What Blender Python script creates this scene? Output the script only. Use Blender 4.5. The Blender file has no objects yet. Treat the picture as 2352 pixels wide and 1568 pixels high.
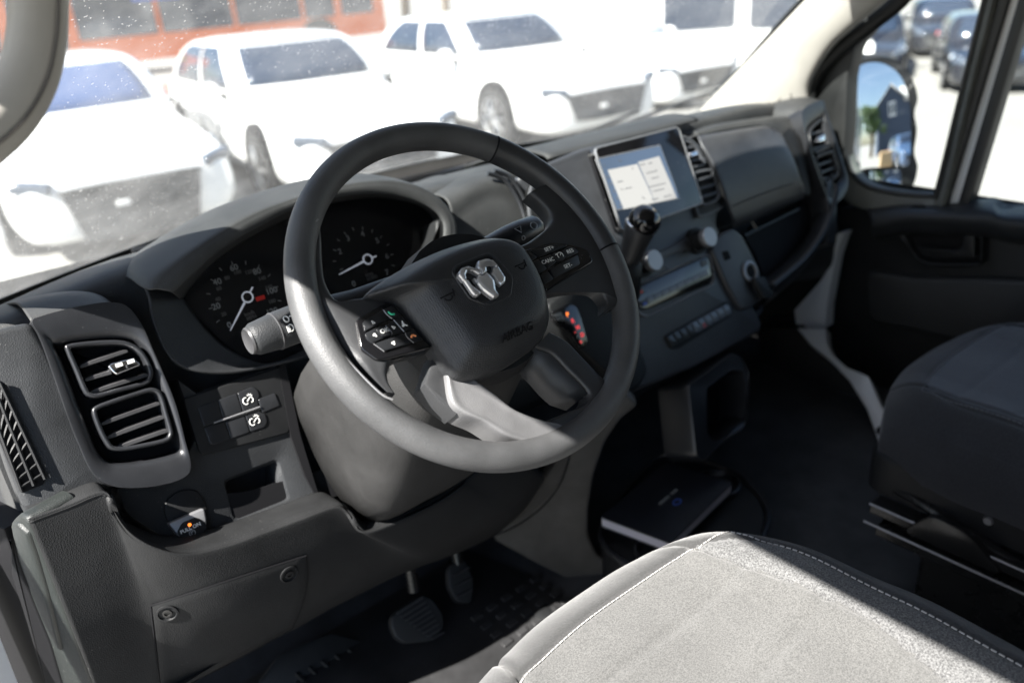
import bpy, bmesh, math, random
import numpy as np
from mathutils import Vector, Matrix, Quaternion
random.seed(7)
V = Vector
R = math.radians
SC = bpy.context.scene
COL = SC.collection

# ------------------------------------------------------------------ camera
# Frame of the van: x to the passenger side, y forward, z up, origin on the cab floor
CAM = V((-.943, -.632, 1.045)); YAW, PITCH, ROLL = R(38.7), R(24.8), R(-4.3)
LENS = 28.01; FPX = 1830.0
cf = V((math.sin(YAW)*math.cos(PITCH), math.cos(YAW)*math.cos(PITCH), -math.sin(PITCH)))
cr0 = V((math.cos(YAW), -math.sin(YAW), 0)); cu0 = cr0.cross(cf)
cr = cr0*math.cos(ROLL) + cu0*math.sin(ROLL); cu = -cr0*math.sin(ROLL) + cu0*math.cos(ROLL)
cam = bpy.data.cameras.new('camera'); camo = bpy.data.objects.new('camera', cam); COL.objects.link(camo)
m3 = Matrix((cr, cu, -cf)).transposed()
camo.matrix_world = Matrix.Translation(CAM) @ m3.to_4x4()
cam.lens = LENS; cam.sensor_width = 36; cam.clip_start = .02; cam.clip_end = 800
cam.dof.use_dof = True; cam.dof.focus_distance = .86; cam.dof.aperture_fstop = 3.2
SC.camera = camo

# ------------------------------------------------------------------ light
SUN_DIR = V((1, .03, -1)).normalized()
world = bpy.data.worlds.new('World'); SC.world = world; world.use_nodes = True
nt = world.node_tree; bg = nt.nodes['Background']
sky = nt.nodes.new('ShaderNodeTexSky'); sky.sky_type = 'NISHITA'; sky.sun_disc = False
sky.sun_elevation = math.asin(-SUN_DIR.z); sky.sun_rotation = math.atan2(-SUN_DIR.x, -SUN_DIR.y)
sky.air_density = 1.0; sky.dust_density = 1.0; sky.ozone_density = 1.0
bg.inputs['Strength'].default_value = .05
nt.links.new(sky.outputs[0], bg.inputs['Color'])
sun = bpy.data.lights.new('sun', 'SUN'); sun.energy = 5.0; sun.angle = R(.53); sun.color = (1, .965, .91)
suno = bpy.data.objects.new('sun', sun); COL.objects.link(suno)
suno.rotation_euler = SUN_DIR.to_track_quat('-Z', 'Y').to_euler(); suno.location = (-6, 1, 8)
vs = SC.view_settings; vs.view_transform = 'Standard'; vs.look = 'None'; vs.exposure = 2.2; vs.gamma = 1; vs.use_curve_mapping = False
SC.render.engine = 'CYCLES'
SC.cycles.max_bounces = 8; SC.cycles.transparent_max_bounces = 16; SC.cycles.use_denoising = True
SC.cycles.caustics_reflective = False; SC.cycles.caustics_refractive = False
SC.cycles.sample_clamp_indirect = 4
# ------------------------------------------------------------------ surveying helpers
def ray(x, y): return cf + cr*((x-1176)/FPX) + cu*((784-y)/FPX)
def onplane(x, y, n, p):
    n = V(n); D = ray(x, y); return CAM + D*((V(p)-CAM).dot(n)/n.dot(D))
EN = V((0, -1, .46)).normalized()      # the dashboard front leans back; EN points out of it at the driver
ES = V((0, .46, 1)).normalized()
EX = V((1, 0, 0))
F0 = V((0, .374, .67))
def FP(x, z, o=0): return V((x, .374+(z-.67)*.46, z)) + EN*o
def fa(p, o=0): return onplane(p[0], p[1], EN, F0+EN*o)
ZR = dict(z1=(0,0,2.8), z2=(800,0,2.8), z3=(1600,0,2.6133), z4=(0,500,2.8), z5=(680,400,2.8), z6=(1260,300,2.8),
          z7=(0,1060,2.5833), z8=(800,1000,2.8), y1=(1600,800,2.6133), y2=(1100,1200,1.68), y3=(1900,400,3.92),
          y4=(1080,600,7.84), y5=(850,700,7.84), y6=(1240,560,9.8), y7=(100,780,3.734), y8=(1440,600,4.9), n=(0,0,1))
def zm(k, *pts):
    ox, oy, s = ZR[k]
    return [((ox+x/s)*.9408, (oy+y/s)*.9408) for x, y in pts]
def F(pts, o=0): return [fa(p, o) for p in pts]
def onx(pts, x): return [onplane(p[0], p[1], (1,0,0), (x,0,0)) for p in pts]
def onz(pts, z): return [onplane(p[0], p[1], (0,0,1), (0,0,z)) for p in pts]
def ony(pts, y): return [onplane(p[0], p[1], (0,1,0), (0,y,0)) for p in pts]

# ------------------------------------------------------------------ object helpers
MW = {}
def thing(name, label, cat, loc=(0,0,0), M=None, group=None):
    o = bpy.data.objects.new(name, None); COL.objects.link(o); o.empty_display_size = .05
    M = M or Matrix.Translation(V(loc)); o.matrix_world = M
    MW[o.name] = M
    tag(o, label, cat, group); return o
def tag(o, label=None, cat=None, group=None, kind=None):
    if label: o['label'] = label
    if cat: o['category'] = cat
    if group: o['group'] = group
    if kind: o['kind'] = kind
    return o
def root_matrix(p):
    while p.parent: p = p.parent
    return MW.get(p.name, Matrix())
def finish(name, me, mat, parent=None, world=True, smooth=40, bevel=0, bseg=2, solid=0, sub=0, label=None):
    if parent is not None and world:
        me.transform(root_matrix(parent).inverted())
    if mat is not None:
        for m in (mat if isinstance(mat, (list, tuple)) else [mat]): me.materials.append(m)
    o = bpy.data.objects.new(name, me); COL.objects.link(o)
    if parent is not None: o.parent = parent
    if smooth:
        me.shade_smooth()
        if smooth < 180: me.set_sharp_from_angle(angle=R(smooth))
    if solid:
        md = o.modifiers.new('s', 'SOLIDIFY'); md.thickness = solid; md.offset = -1
    if bevel:
        md = o.modifiers.new('b', 'BEVEL'); md.width = bevel; md.segments = bseg; md.limit_method = 'ANGLE'; md.angle_limit = R(35); md.harden_normals = False
    if sub:
        md = o.modifiers.new('u', 'SUBSURF'); md.levels = sub; md.render_levels = sub
    if label: o['label'] = label
    return o
def bm_mesh(name, bm, fix=True):
    if fix: bmesh.ops.recalc_face_normals(bm, faces=bm.faces)
    me = bpy.data.meshes.new(name); bm.to_mesh(me); bm.free(); return me
def vf(name, verts, faces, mat, parent=None, **k):
    bm = bmesh.new(); vs_ = [bm.verts.new(v) for v in verts]
    for f in faces:
        try: bm.faces.new([vs_[i] for i in f])
        except ValueError: pass
    return finish(name, bm_mesh(name, bm), mat, parent, **k)

def crom(pts, n, closed=False):
    """smooth curve through the points, n samples"""
    P = [V(p) for p in pts]; m = len(P); out = []
    segs = m if closed else m-1
    for i in range(n):
        t = i*segs/(n if closed else n-1); k = min(int(t), segs-1); u = t-k
        g = (lambda j: P[j % m]) if closed else (lambda j: P[max(0, min(m-1, j))])
        a, b, c, d = g(k-1), g(k), g(k+1), g(k+2)
        out.append(.5*((2*b)+(c-a)*u+(2*a-5*b+4*c-d)*u*u+(3*b-a-3*c+d)*u**3))
    return out
def rnd(pts, r=.004, seg=4):
    """round the corners of a closed outline"""
    P = [V(p) for p in pts]; n = len(P); out = []
    rr = r if isinstance(r, (list, tuple)) else [r]*n
    for i in range(n):
        a, b, c = P[i-1], P[i], P[(i+1) % n]
        d = min(rr[i], (a-b).length*.45, (c-b).length*.45)
        p0 = b+(a-b).normalized()*d; p1 = b+(c-b).normalized()*d
        for k in range(seg+1):
            t = k/seg; out.append(p0*(1-t)**2+b*2*t*(1-t)+p1*t*t)
    return out
def inset(pts, d, n):
    """move a closed planar outline inward by d (n: plane normal)"""
    P = [V(p) for p in pts]; m = len(P); n = V(n).normalized()
    ar = V((0,0,0))
    for i in range(m): ar += P[i].cross(P[(i+1) % m])
    s = 1 if ar.dot(n) > 0 else -1
    out = []
    for i in range(m):
        t = (P[(i+1) % m]-P[i-1])
        if t.length < 1e-9: out.append(P[i].copy()); continue
        out.append(P[i]+n.cross(t.normalized())*d*s)
    return out
def prism(name, pts, n, depth, mat, parent=None, bevel=0, bseg=2, cap=True, **k):
    """solid with the outline pts as its front face, going back along -n"""
    n = V(n).normalized(); P = [V(p) for p in pts]; m = len(P)
    bm = bmesh.new()
    rows = []
    if bevel:
        for q in range(bseg+1):
            a = math.pi/2*q/bseg
            rows.append([p - n*(bevel*(1-math.sin(a))) for p in inset(P, bevel*(1-math.cos(a)), n)])
        rows = [rows[i] for i in range(bseg, -1, -1)]
    else: rows = [P]
    rows.append([p-n*depth for p in P])
    rv = [[bm.verts.new(p) for p in r_] for r_ in rows]
    for a, b in zip(rv, rv[1:]):
        for i in range(m): bm.faces.new((a[i], a[(i+1) % m], b[(i+1) % m], b[i]))
    if cap: bm.faces.new(rv[0])
    bm.faces.new(rv[-1][::-1])
    return finish(name, bm_mesh(name, bm), mat, parent, **k)
def ringp(name, outer, inner, n, depth, mat, parent=None, bevel=.002, back=True, **k):
    """frame between two outlines of equal count, rounded on the front"""
    n = V(n).normalized(); m = len(outer)
    O = [V(p) for p in outer]; I = [V(p) for p in inner]
    b = bevel
    rows = [[p-n*depth for p in O], [p-n*b for p in O], [p-n*b*.3 for p in inset(O, b*.3, n)], inset(O, b, n),
            inset(I, -b, n), [p-n*b*.3 for p in inset(I, -b*.3, n)], [p-n*b for p in I], [p-n*depth for p in I]]
    bm = bmesh.new(); rv = [[bm.verts.new(p) for p in r_] for r_ in rows]
    prs = list(zip(rv, rv[1:])) + ([(rv[-1], rv[0])] if back else [])
    for a, c in prs:
        for i in range(m): bm.faces.new((a[i], a[(i+1) % m], c[(i+1) % m], c[i]))
    return finish(name, bm_mesh(name, bm), mat, parent, **k)
def gridmesh(name, rows, mat, parent=None, closed=False, caps=False, **k):
    bm = bmesh.new(); rv = [[bm.verts.new(p) for p in r_] for r_ in rows]; m = len(rv[0])
    for a, b in zip(rv, rv[1:]):
        for i in range(m if closed else m-1):
            bm.faces.new((a[i], a[(i+1) % m], b[(i+1) % m], b[i]))
    if caps: bm.faces.new(rv[0][::-1]); bm.faces.new(rv[-1])
    return finish(name, bm_mesh(name, bm), mat, parent, **k)
def loft(name, rows, mat, parent=None, nu=24, nv=12, closed=False, **k):
    """smooth surface through rows of control points"""
    rr = [crom(r_, nu, closed) for r_ in rows]
    cols = [crom([r_[i] for r_ in rr], nv) for i in range(nu)]
    return gridmesh(name, [[cols[i][j] for i in range(nu)] for j in range(nv)], mat, parent, closed=closed, **k)
def tube(name, path, rad, mat, parent=None, closed=False, nseg=10, up=None, flat=1.0, caps=True, **k):
    """round bar along a path; rad a number or a list; flat squashes it along 'up'"""
    P = [V(p) for p in path]; m = len(P); rows = []
    prev = None
    for i in range(m):
        t = ((P[(i+1) % m]-P[i-1]) if closed else (P[min(i+1, m-1)]-P[max(i-1, 0)])).normalized()
        if up is not None: b = V(up)-t*V(up).dot(t)
        elif prev is None: b = V((0,0,1))-t*t.z if abs(t.z) < .9 else V((1,0,0))-t*t.x
        else: b = prev-t*prev.dot(t)
        b.normalize(); prev = b; a = t.cross(b)
        r_ = rad[i] if isinstance(rad, (list, tuple)) else rad
        rows.append([P[i]+a*math.cos(2*math.pi*q/nseg)*r_+b*math.sin(2*math.pi*q/nseg)*r_*flat for q in range(nseg)])
    if closed: rows.append(rows[0])
    bm = bmesh.new(); rv = [[bm.verts.new(p) for p in r_] for r_ in (rows[:-1] if closed else rows)]
    if closed: rv.append(rv[0])
    for a, b in zip(rv, rv[1:]):
        for i in range(nseg): bm.faces.new((a[i], a[(i+1) % nseg], b[(i+1) % nseg], b[i]))
    if caps and not closed: bm.faces.new(rv[0][::-1]); bm.faces.new(rv[-1])
    return finish(name, bm_mesh(name, bm), mat, parent, **k)
def lathe(name, prof, c, axis, mat, parent=None, nseg=28, **k):
    """prof: (radius, height along axis) pairs"""
    ax = V(axis).normalized(); c = V(c); b = V((0,0,1)) if abs(ax.z) < .9 else V((1,0,0))
    a = ax.cross(b).normalized(); b = a.cross(ax)
    rows = [[c+ax*h+(a*math.cos(2*math.pi*q/nseg)+b*math.sin(2*math.pi*q/nseg))*max(r_, 1e-5) for q in range(nseg)] for r_, h in prof]
    return gridmesh(name, rows, mat, parent, closed=True, caps=True, **k)
def box(name, c, sx, sy, sz, mat, parent=None, ax=None, bevel=0, **k):
    """box round c with half sizes along the axes ax"""
    ax = ax or (V((1,0,0)), V((0,1,0)), V((0,0,1))); c = V(c)
    vs_ = [c+ax[0]*sx*i+ax[1]*sy*j+ax[2]*sz*l for i in (-1,1) for j in (-1,1) for l in (-1,1)]
    fs = [(0,1,3,2),(4,6,7,5),(0,4,5,1),(2,3,7,6),(0,2,6,4),(1,5,7,3)]
    return vf(name, vs_, fs, mat, parent, bevel=bevel, **k)
FONTCACHE = {}
def text(name, body, c, ex, ey, size, mat, parent=None, depth=.0002, bold=0, world=True):
    """lettering as a thin mesh, centred on c, reading along ex with its top towards ey"""
    cu_ = bpy.data.curves.new('lettering', 'FONT'); cu_.body = body; cu_.size = size
    cu_.align_x = 'CENTER'; cu_.align_y = 'CENTER'; cu_.extrude = depth; cu_.offset = bold; cu_.resolution_u = 3
    t = bpy.data.objects.new('lettering', cu_); COL.objects.link(t)
    bpy.context.view_layer.update()
    me = bpy.data.meshes.new_from_object(t.evaluated_get(bpy.context.evaluated_depsgraph_get()))
    bpy.data.objects.remove(t); bpy.data.curves.remove(cu_)
    ex = V(ex).normalized(); ey = V(ey).normalized(); ez = ex.cross(ey)
    M = Matrix((ex, ey, ez)).transposed().to_4x4(); M.translation = V(c)
    me.transform(M); me.materials.clear()
    return finish(name, me, mat, parent, world=world, smooth=0)
def ftext(name, body, p, o, size, mat, parent, bold=0): return text(name, body, fa(p, o), EX, ES, size, mat, parent, bold=bold)
from mathutils.bvhtree import BVHTree
def caster(o):
    """returns a function: point of the photo -> (point, normal) on the surface of o"""
    W = root_matrix(o) if o.parent else Matrix()
    me = o.data; t = BVHTree.FromPolygons([W @ v.co for v in me.vertices], [tuple(p.vertices) for p in me.polygons])
    def f(x, y):
        l, n, i, d = t.ray_cast(CAM, ray(x, y).normalized())
        if l is None: return None, None
        return l, (n if n.dot(CAM-l) > 0 else -n)
    return f
def star(outer, inner, c, n, count=72):
    """sample two planar outlines along the same directions from c"""
    n = V(n).normalized(); a = n.orthogonal().normalized(); b = n.cross(a); res = []
    for poly in (outer, inner):
        q = [((p-c).dot(a), (p-c).dot(b)) for p in poly]; row = []
        for k in range(count):
            t = 2*math.pi*k/count; dx_, dy_ = math.cos(t), math.sin(t); best = None
            for i in range(len(q)):
                (x0, y0), (x1, y1) = q[i-1], q[i]; ex_, ey_ = x1-x0, y1-y0; den = dx_*ey_-dy_*ex_
                if abs(den) < 1e-12: continue
                r_ = (x0*ey_-y0*ex_)/den; s = (x0*dy_-y0*dx_)/den
                if r_ > 0 and -1e-6 <= s <= 1+1e-6 and (best is None or r_ < best): best = r_
            row.append(c+(a*dx_+b*dy_)*(best or 0))
        res.append(row)
    return res
def dup(o, parent=None):
    c = o.copy(); COL.objects.link(c)
    if parent is not None: c.parent = parent
    for ch in list(o.children): dup(ch, c)
    return c
# ------------------------------------------------------------------ materials
def mat(name, col, rough=.5, metal=0, spec=.5, coat=0, emit=None, estr=0, alpha=None):
    m = bpy.data.materials.new(name); m.use_nodes = True; b = m.node_tree.nodes['Principled BSDF']
    b.inputs['Base Color'].default_value = (*col, 1); b.inputs['Roughness'].default_value = rough
    b.inputs['Metallic'].default_value = metal; b.inputs['Specular IOR Level'].default_value = spec
    b.inputs['Coat Weight'].default_value = coat; b.inputs['Coat Roughness'].default_value = .05
    if emit: b.inputs['Emission Color'].default_value = (*emit, 1); b.inputs['Emission Strength'].default_value = estr
    return m
def nd(m, t, **k):
    n = m.node_tree.nodes.new(t)
    for a, v in k.items():
        if hasattr(n, a): setattr(n, a, v)
        else: n.inputs[a].default_value = v
    return n
def lk(m, a, b): m.node_tree.links.new(a, b)
def grain(m, scale=420, strength=.25, dist=.0006, kind='leather', var=.25, dust=.0, rvar=.1):
    """fine moulded grain, slight mottling and specks of dust"""
    b = m.node_tree.nodes['Principled BSDF']; tc = nd(m, 'ShaderNodeTexCoord'); co = tc.outputs['Object']
    if kind == 'leather':
        t1 = nd(m, 'ShaderNodeTexVoronoi', feature='DISTANCE_TO_EDGE', Scale=scale); lk(m, co, t1.inputs['Vector'])
        r1 = nd(m, 'ShaderNodeMapRange'); r1.inputs['From Max'].default_value = .35; lk(m, t1.outputs['Distance'], r1.inputs['Value'])
        h = r1.outputs[0]
    elif kind == 'dots':
        t1 = nd(m, 'ShaderNodeTexVoronoi', feature='F1', Scale=scale, Randomness=.35); lk(m, co, t1.inputs['Vector']); h = t1.outputs['Distance']
    else:
        t1 = nd(m, 'ShaderNodeTexNoise', Scale=scale, Detail=2.0); lk(m, co, t1.inputs['Vector']); h = t1.outputs['Fac']
    bp = nd(m, 'ShaderNodeBump', Strength=strength, Distance=dist); lk(m, h, bp.inputs['Height']); lk(m, bp.outputs[0], b.inputs['Normal'])
    base = tuple(b.inputs['Base Color'].default_value)[:3]
    t2 = nd(m, 'ShaderNodeTexNoise', Scale=14.0, Detail=5.0, Roughness=.6); lk(m, co, t2.inputs['Vector'])
    cr_ = nd(m, 'ShaderNodeValToRGB'); cr_.color_ramp.elements[0].position = .3; cr_.color_ramp.elements[1].position = .75
    cr_.color_ramp.elements[0].color = (*[c*(1-var) for c in base], 1); cr_.color_ramp.elements[1].color = (*[min(1, c*(1+var)) for c in base], 1)
    lk(m, t2.outputs['Fac'], cr_.inputs['Fac']); out = cr_.outputs[0]
    if dust:
        t3 = nd(m, 'ShaderNodeTexVoronoi', feature='F1', Scale=130.0); lk(m, co, t3.inputs['Vector'])
        t4 = nd(m, 'ShaderNodeTexNoise', Scale=9.0, Detail=3.0); lk(m, co, t4.inputs['Vector'])
        m1 = nd(m, 'ShaderNodeMapRange'); m1.inputs['From Min'].default_value = .10; m1.inputs['From Max'].default_value = .05
        lk(m, t3.outputs['Distance'], m1.inputs['Value'])
        m2 = nd(m, 'ShaderNodeMapRange'); m2.inputs['From Min'].default_value = .5; m2.inputs['From Max'].default_value = .7
        lk(m, t4.outputs['Fac'], m2.inputs['Value'])
        mu = nd(m, 'ShaderNodeMath', operation='MULTIPLY'); lk(m, m1.outputs[0], mu.inputs[0]); lk(m, m2.outputs[0], mu.inputs[1])
        mu2 = nd(m, 'ShaderNodeMath', operation='MULTIPLY'); lk(m, mu.outputs[0], mu2.inputs[0]); mu2.inputs[1].default_value = dust
        mx = nd(m, 'ShaderNodeMixRGB'); lk(m, mu2.outputs[0], mx.inputs['Fac']); lk(m, out, mx.inputs['Color1']); mx.inputs['Color2'].default_value = (.45, .45, .43, 1)
        out = mx.outputs[0]
    lk(m, out, b.inputs['Base Color'])
    if rvar:
        rg = b.inputs['Roughness'].default_value
        mr = nd(m, 'ShaderNodeMapRange'); mr.inputs['To Min'].default_value = max(.02, rg-rvar); mr.inputs['To Max'].default_value = min(1, rg+rvar)
        lk(m, t2.outputs['Fac'], mr.inputs['Value']); lk(m, mr.outputs[0], b.inputs['Roughness'])
    return m
M = {}
M['dash'] = grain(mat('dash_plastic', (.027, .0285, .0305), .46), 420, .3, dust=.35)
M['dash_top'] = grain(mat('dash_top_plastic', (.038, .039, .0395), .56), 420, .3, dust=.35)
M['bolster'] = grain(mat('knee_bolster_plastic', (.0188, .0193, .020), .5), 420, .35, dust=.35)
M['spoke_sun'] = grain(mat('sunlit_spoke', (.13, .13, .133), .42, spec=.7), 520, .25, dist=.0004)  # lighter colour stands in for the sun's shine on this spoke
M['headliner'] = grain(mat('grey_headliner', (.2, .2, .195), .95), 300, .2, kind='noise')
M['sheen_button'] = mat('sky_sheen_button', (.11, .125, .15), .22)  # the sky's reflection on the buttons is put into this colour
M['taupe'] = grain(mat('column_taupe_plastic', (.0295, .0293, .0292), .52), 420, .3, dust=.2)
M['taupe_lit'] = grain(mat('console_taupe_lit', (.085, .08, .073), .55), 420, .3, dust=.2)  # lighter copy of the column taupe, its brighter light put into the colour
M['trim'] = grain(mat('satin_trim_plastic', (.0175, .0185, .021), .36), 900, .12, dist=.0003, dust=.2)
M['stack'] = grain(mat('centre_stack_plastic', (.04, .042, .047), .4), 900, .1, dist=.0003, dust=.2)
M['sheen_trim'] = grain(mat('trim_sheen_grey', (.075, .078, .085), .3), 900, .1, dist=.0003, dust=.2)  # paler than the other trim: reflected light painted into the vent frames
M['slat'] = grain(mat('vent_slat_plastic', (.04, .04, .042), .4), 900, .1, dist=.0003, dust=.4)
M['black'] = mat('black_void_plastic', (.005, .005, .006), .7, spec=.2)
M['soft_black'] = grain(mat('soft_black_plastic', (.0135, .014, .0148), .48), 700, .2, dust=.25)
M['gloss'] = grain(mat('piano_black', (.006, .006, .007), .1, coat=.5), 60, .0, dust=.9, rvar=.04)
M['button'] = grain(mat('button_black', (.016, .017, .019), .32), 600, .08, dist=.0003, dust=.7)
M['leather'] = grain(mat('wheel_leather', (.066, .067, .069), .52, spec=.6), 500, .3, dist=.0005, dust=.15, var=.3)
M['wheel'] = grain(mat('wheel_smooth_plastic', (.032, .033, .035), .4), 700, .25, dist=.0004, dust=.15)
M['cover'] = grain(mat('airbag_cover', (.025, .026, .028), .44), 560, .55, dist=.0007, kind='dots', dust=.1)
M['silver'] = grain(mat('brushed_silver', (.78, .78, .79), .36, metal=.85), 800, .05, dist=.0002, kind='noise', var=.06)
M['satin_silver'] = mat('satin_silver_paint', (.32, .32, .33), .4, metal=.6)
M['chrome'] = mat('chrome', (.8, .8, .82), .08, metal=1)
M['white_print'] = mat('white_print', (.75, .75, .72), .5)
M['grey_print'] = mat('grey_print', (.28, .29, .29), .5)
M['dim_print'] = mat('dim_print', (.09, .09, .09), .5)
M['green_print'] = mat('green_print', (.05, .62, .34), .5)
M['orange_print'] = mat('orange_print', (.9, .32, .12), .5)
M['red_print'] = mat('red_print', (.7, .03, .02), .5)
M['red_light'] = mat('red_letter_light', (.3, .02, .02), .5, emit=(1, .08, .09), estr=.22)
M['amber_light'] = mat('amber_light', (.4, .1, .02), .5, emit=(1, .22, .03), estr=.5)
M['needle'] = mat('needle_white', (.75, .77, .8), .5, emit=(.8, .85, 1), estr=.06)
M['rubber'] = grain(mat('black_rubber', (.018, .019, .02), .62), 90, .2, dist=.001, kind='noise', dust=.4)
M['seal'] = grain(mat('door_seal_rubber', (.012, .013, .013), .5), 90, .15, dist=.001, kind='noise', dust=.6)
M['beige'] = grain(mat('pillar_beige', (.46, .44, .40), .55), 420, .15, kind='noise', var=.06)
M['beige_dark'] = mat('pillar_groove', (.12, .11, .1), .7)
M['greypaint'] = grain(mat('door_trim_grey', (.13, .134, .122), .5), 500, .2)
M['jamb'] = grain(mat('dash_end_plastic', (.011, .0135, .0125), .5), 420, .35, dust=.8)
M['white'] = mat('white_van_paint', (.72, .73, .74), .28, coat=.6)
M['floor'] = grain(mat('floor_vinyl', (.05, .052, .056), .6), 60, .35, dist=.002, kind='noise', dust=.5, var=.4)
M['carmat'] = grain(mat('floor_mat_rubber', (.026, .026, .027), .5), 40, .3, dist=.002, kind='noise', dust=.5, var=.4)
M['metal'] = grain(mat('black_seat_steel', (.014, .014, .014), .28, metal=.0), 60, .2, dist=.001, kind='noise', dust=.5)
M['paper'] = mat('book_pages', (.6, .58, .64), .7)
M['bookcover'] = grain(mat('book_cover', (.02, .022, .028), .35), 50, .3, dist=.001, kind='noise', dust=.9)
def fabric(name, col, col2, sc=900):
    m = mat(name, col, .95, spec=.15); b = m.node_tree.nodes['Principled BSDF']; tc = nd(m, 'ShaderNodeTexCoord')
    n1 = nd(m, 'ShaderNodeTexNoise', Scale=sc*.55, Detail=3.0, Roughness=.7); lk(m, tc.outputs['Object'], n1.inputs['Vector'])
    v1 = nd(m, 'ShaderNodeTexVoronoi', feature='F1', Scale=sc); lk(m, tc.outputs['Object'], v1.inputs['Vector'])
    n2 = nd(m, 'ShaderNodeTexNoise', Scale=18.0, Detail=4.0); lk(m, tc.outputs['Object'], n2.inputs['Vector'])
    r_ = nd(m, 'ShaderNodeValToRGB'); r_.color_ramp.elements[0].position = .36; r_.color_ramp.elements[1].position = .62
    r_.color_ramp.elements[0].color = (*col2, 1); r_.color_ramp.elements[1].color = (*col, 1); lk(m, n1.outputs['Fac'], r_.inputs['Fac'])
    mx = nd(m, 'ShaderNodeMixRGB', blend_type='MULTIPLY'); mx.inputs['Fac'].default_value = .35
    lk(m, r_.outputs[0], mx.inputs['Color1']); lk(m, n2.outputs['Fac'], mx.inputs['Color2']); lk(m, mx.outputs[0], b.inputs['Base Color'])
    ad = nd(m, 'ShaderNodeMath', operation='ADD'); lk(m, n1.outputs['Fac'], ad.inputs[0]); lk(m, v1.outputs['Distance'], ad.inputs[1])
    bp = nd(m, 'ShaderNodeBump', Strength=.5, Distance=.0008); lk(m, ad.outputs[0], bp.inputs['Height']); lk(m, bp.outputs[0], b.inputs['Normal'])
    b.inputs['Sheen Weight'].default_value = .25; b.inputs['Sheen Roughness'].default_value = .5
    return m
M['fabric'] = fabric('seat_insert_fabric', (.152, .15, .146), (.078, .078, .076), 1100)
M['fabric2'] = fabric('seat_bolster_fabric', (.175, .175, .174), (.06, .06, .061), 900)
M['fabric3'] = fabric('seat_border_fabric', (.058, .058, .058), (.036, .036, .036), 900)
M['fabric4'] = fabric('dark_seat_fabric', (.12, .126, .14), (.065, .068, .076), 900)
M['fabric5'] = fabric('dark_seat_border', (.045, .046, .05), (.03, .03, .033), 700)
M['thread'] = mat('seam_thread', (.35, .34, .33), .8)
M['thread2'] = mat('dark_seam_thread', (.12, .12, .125), .8)
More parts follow.
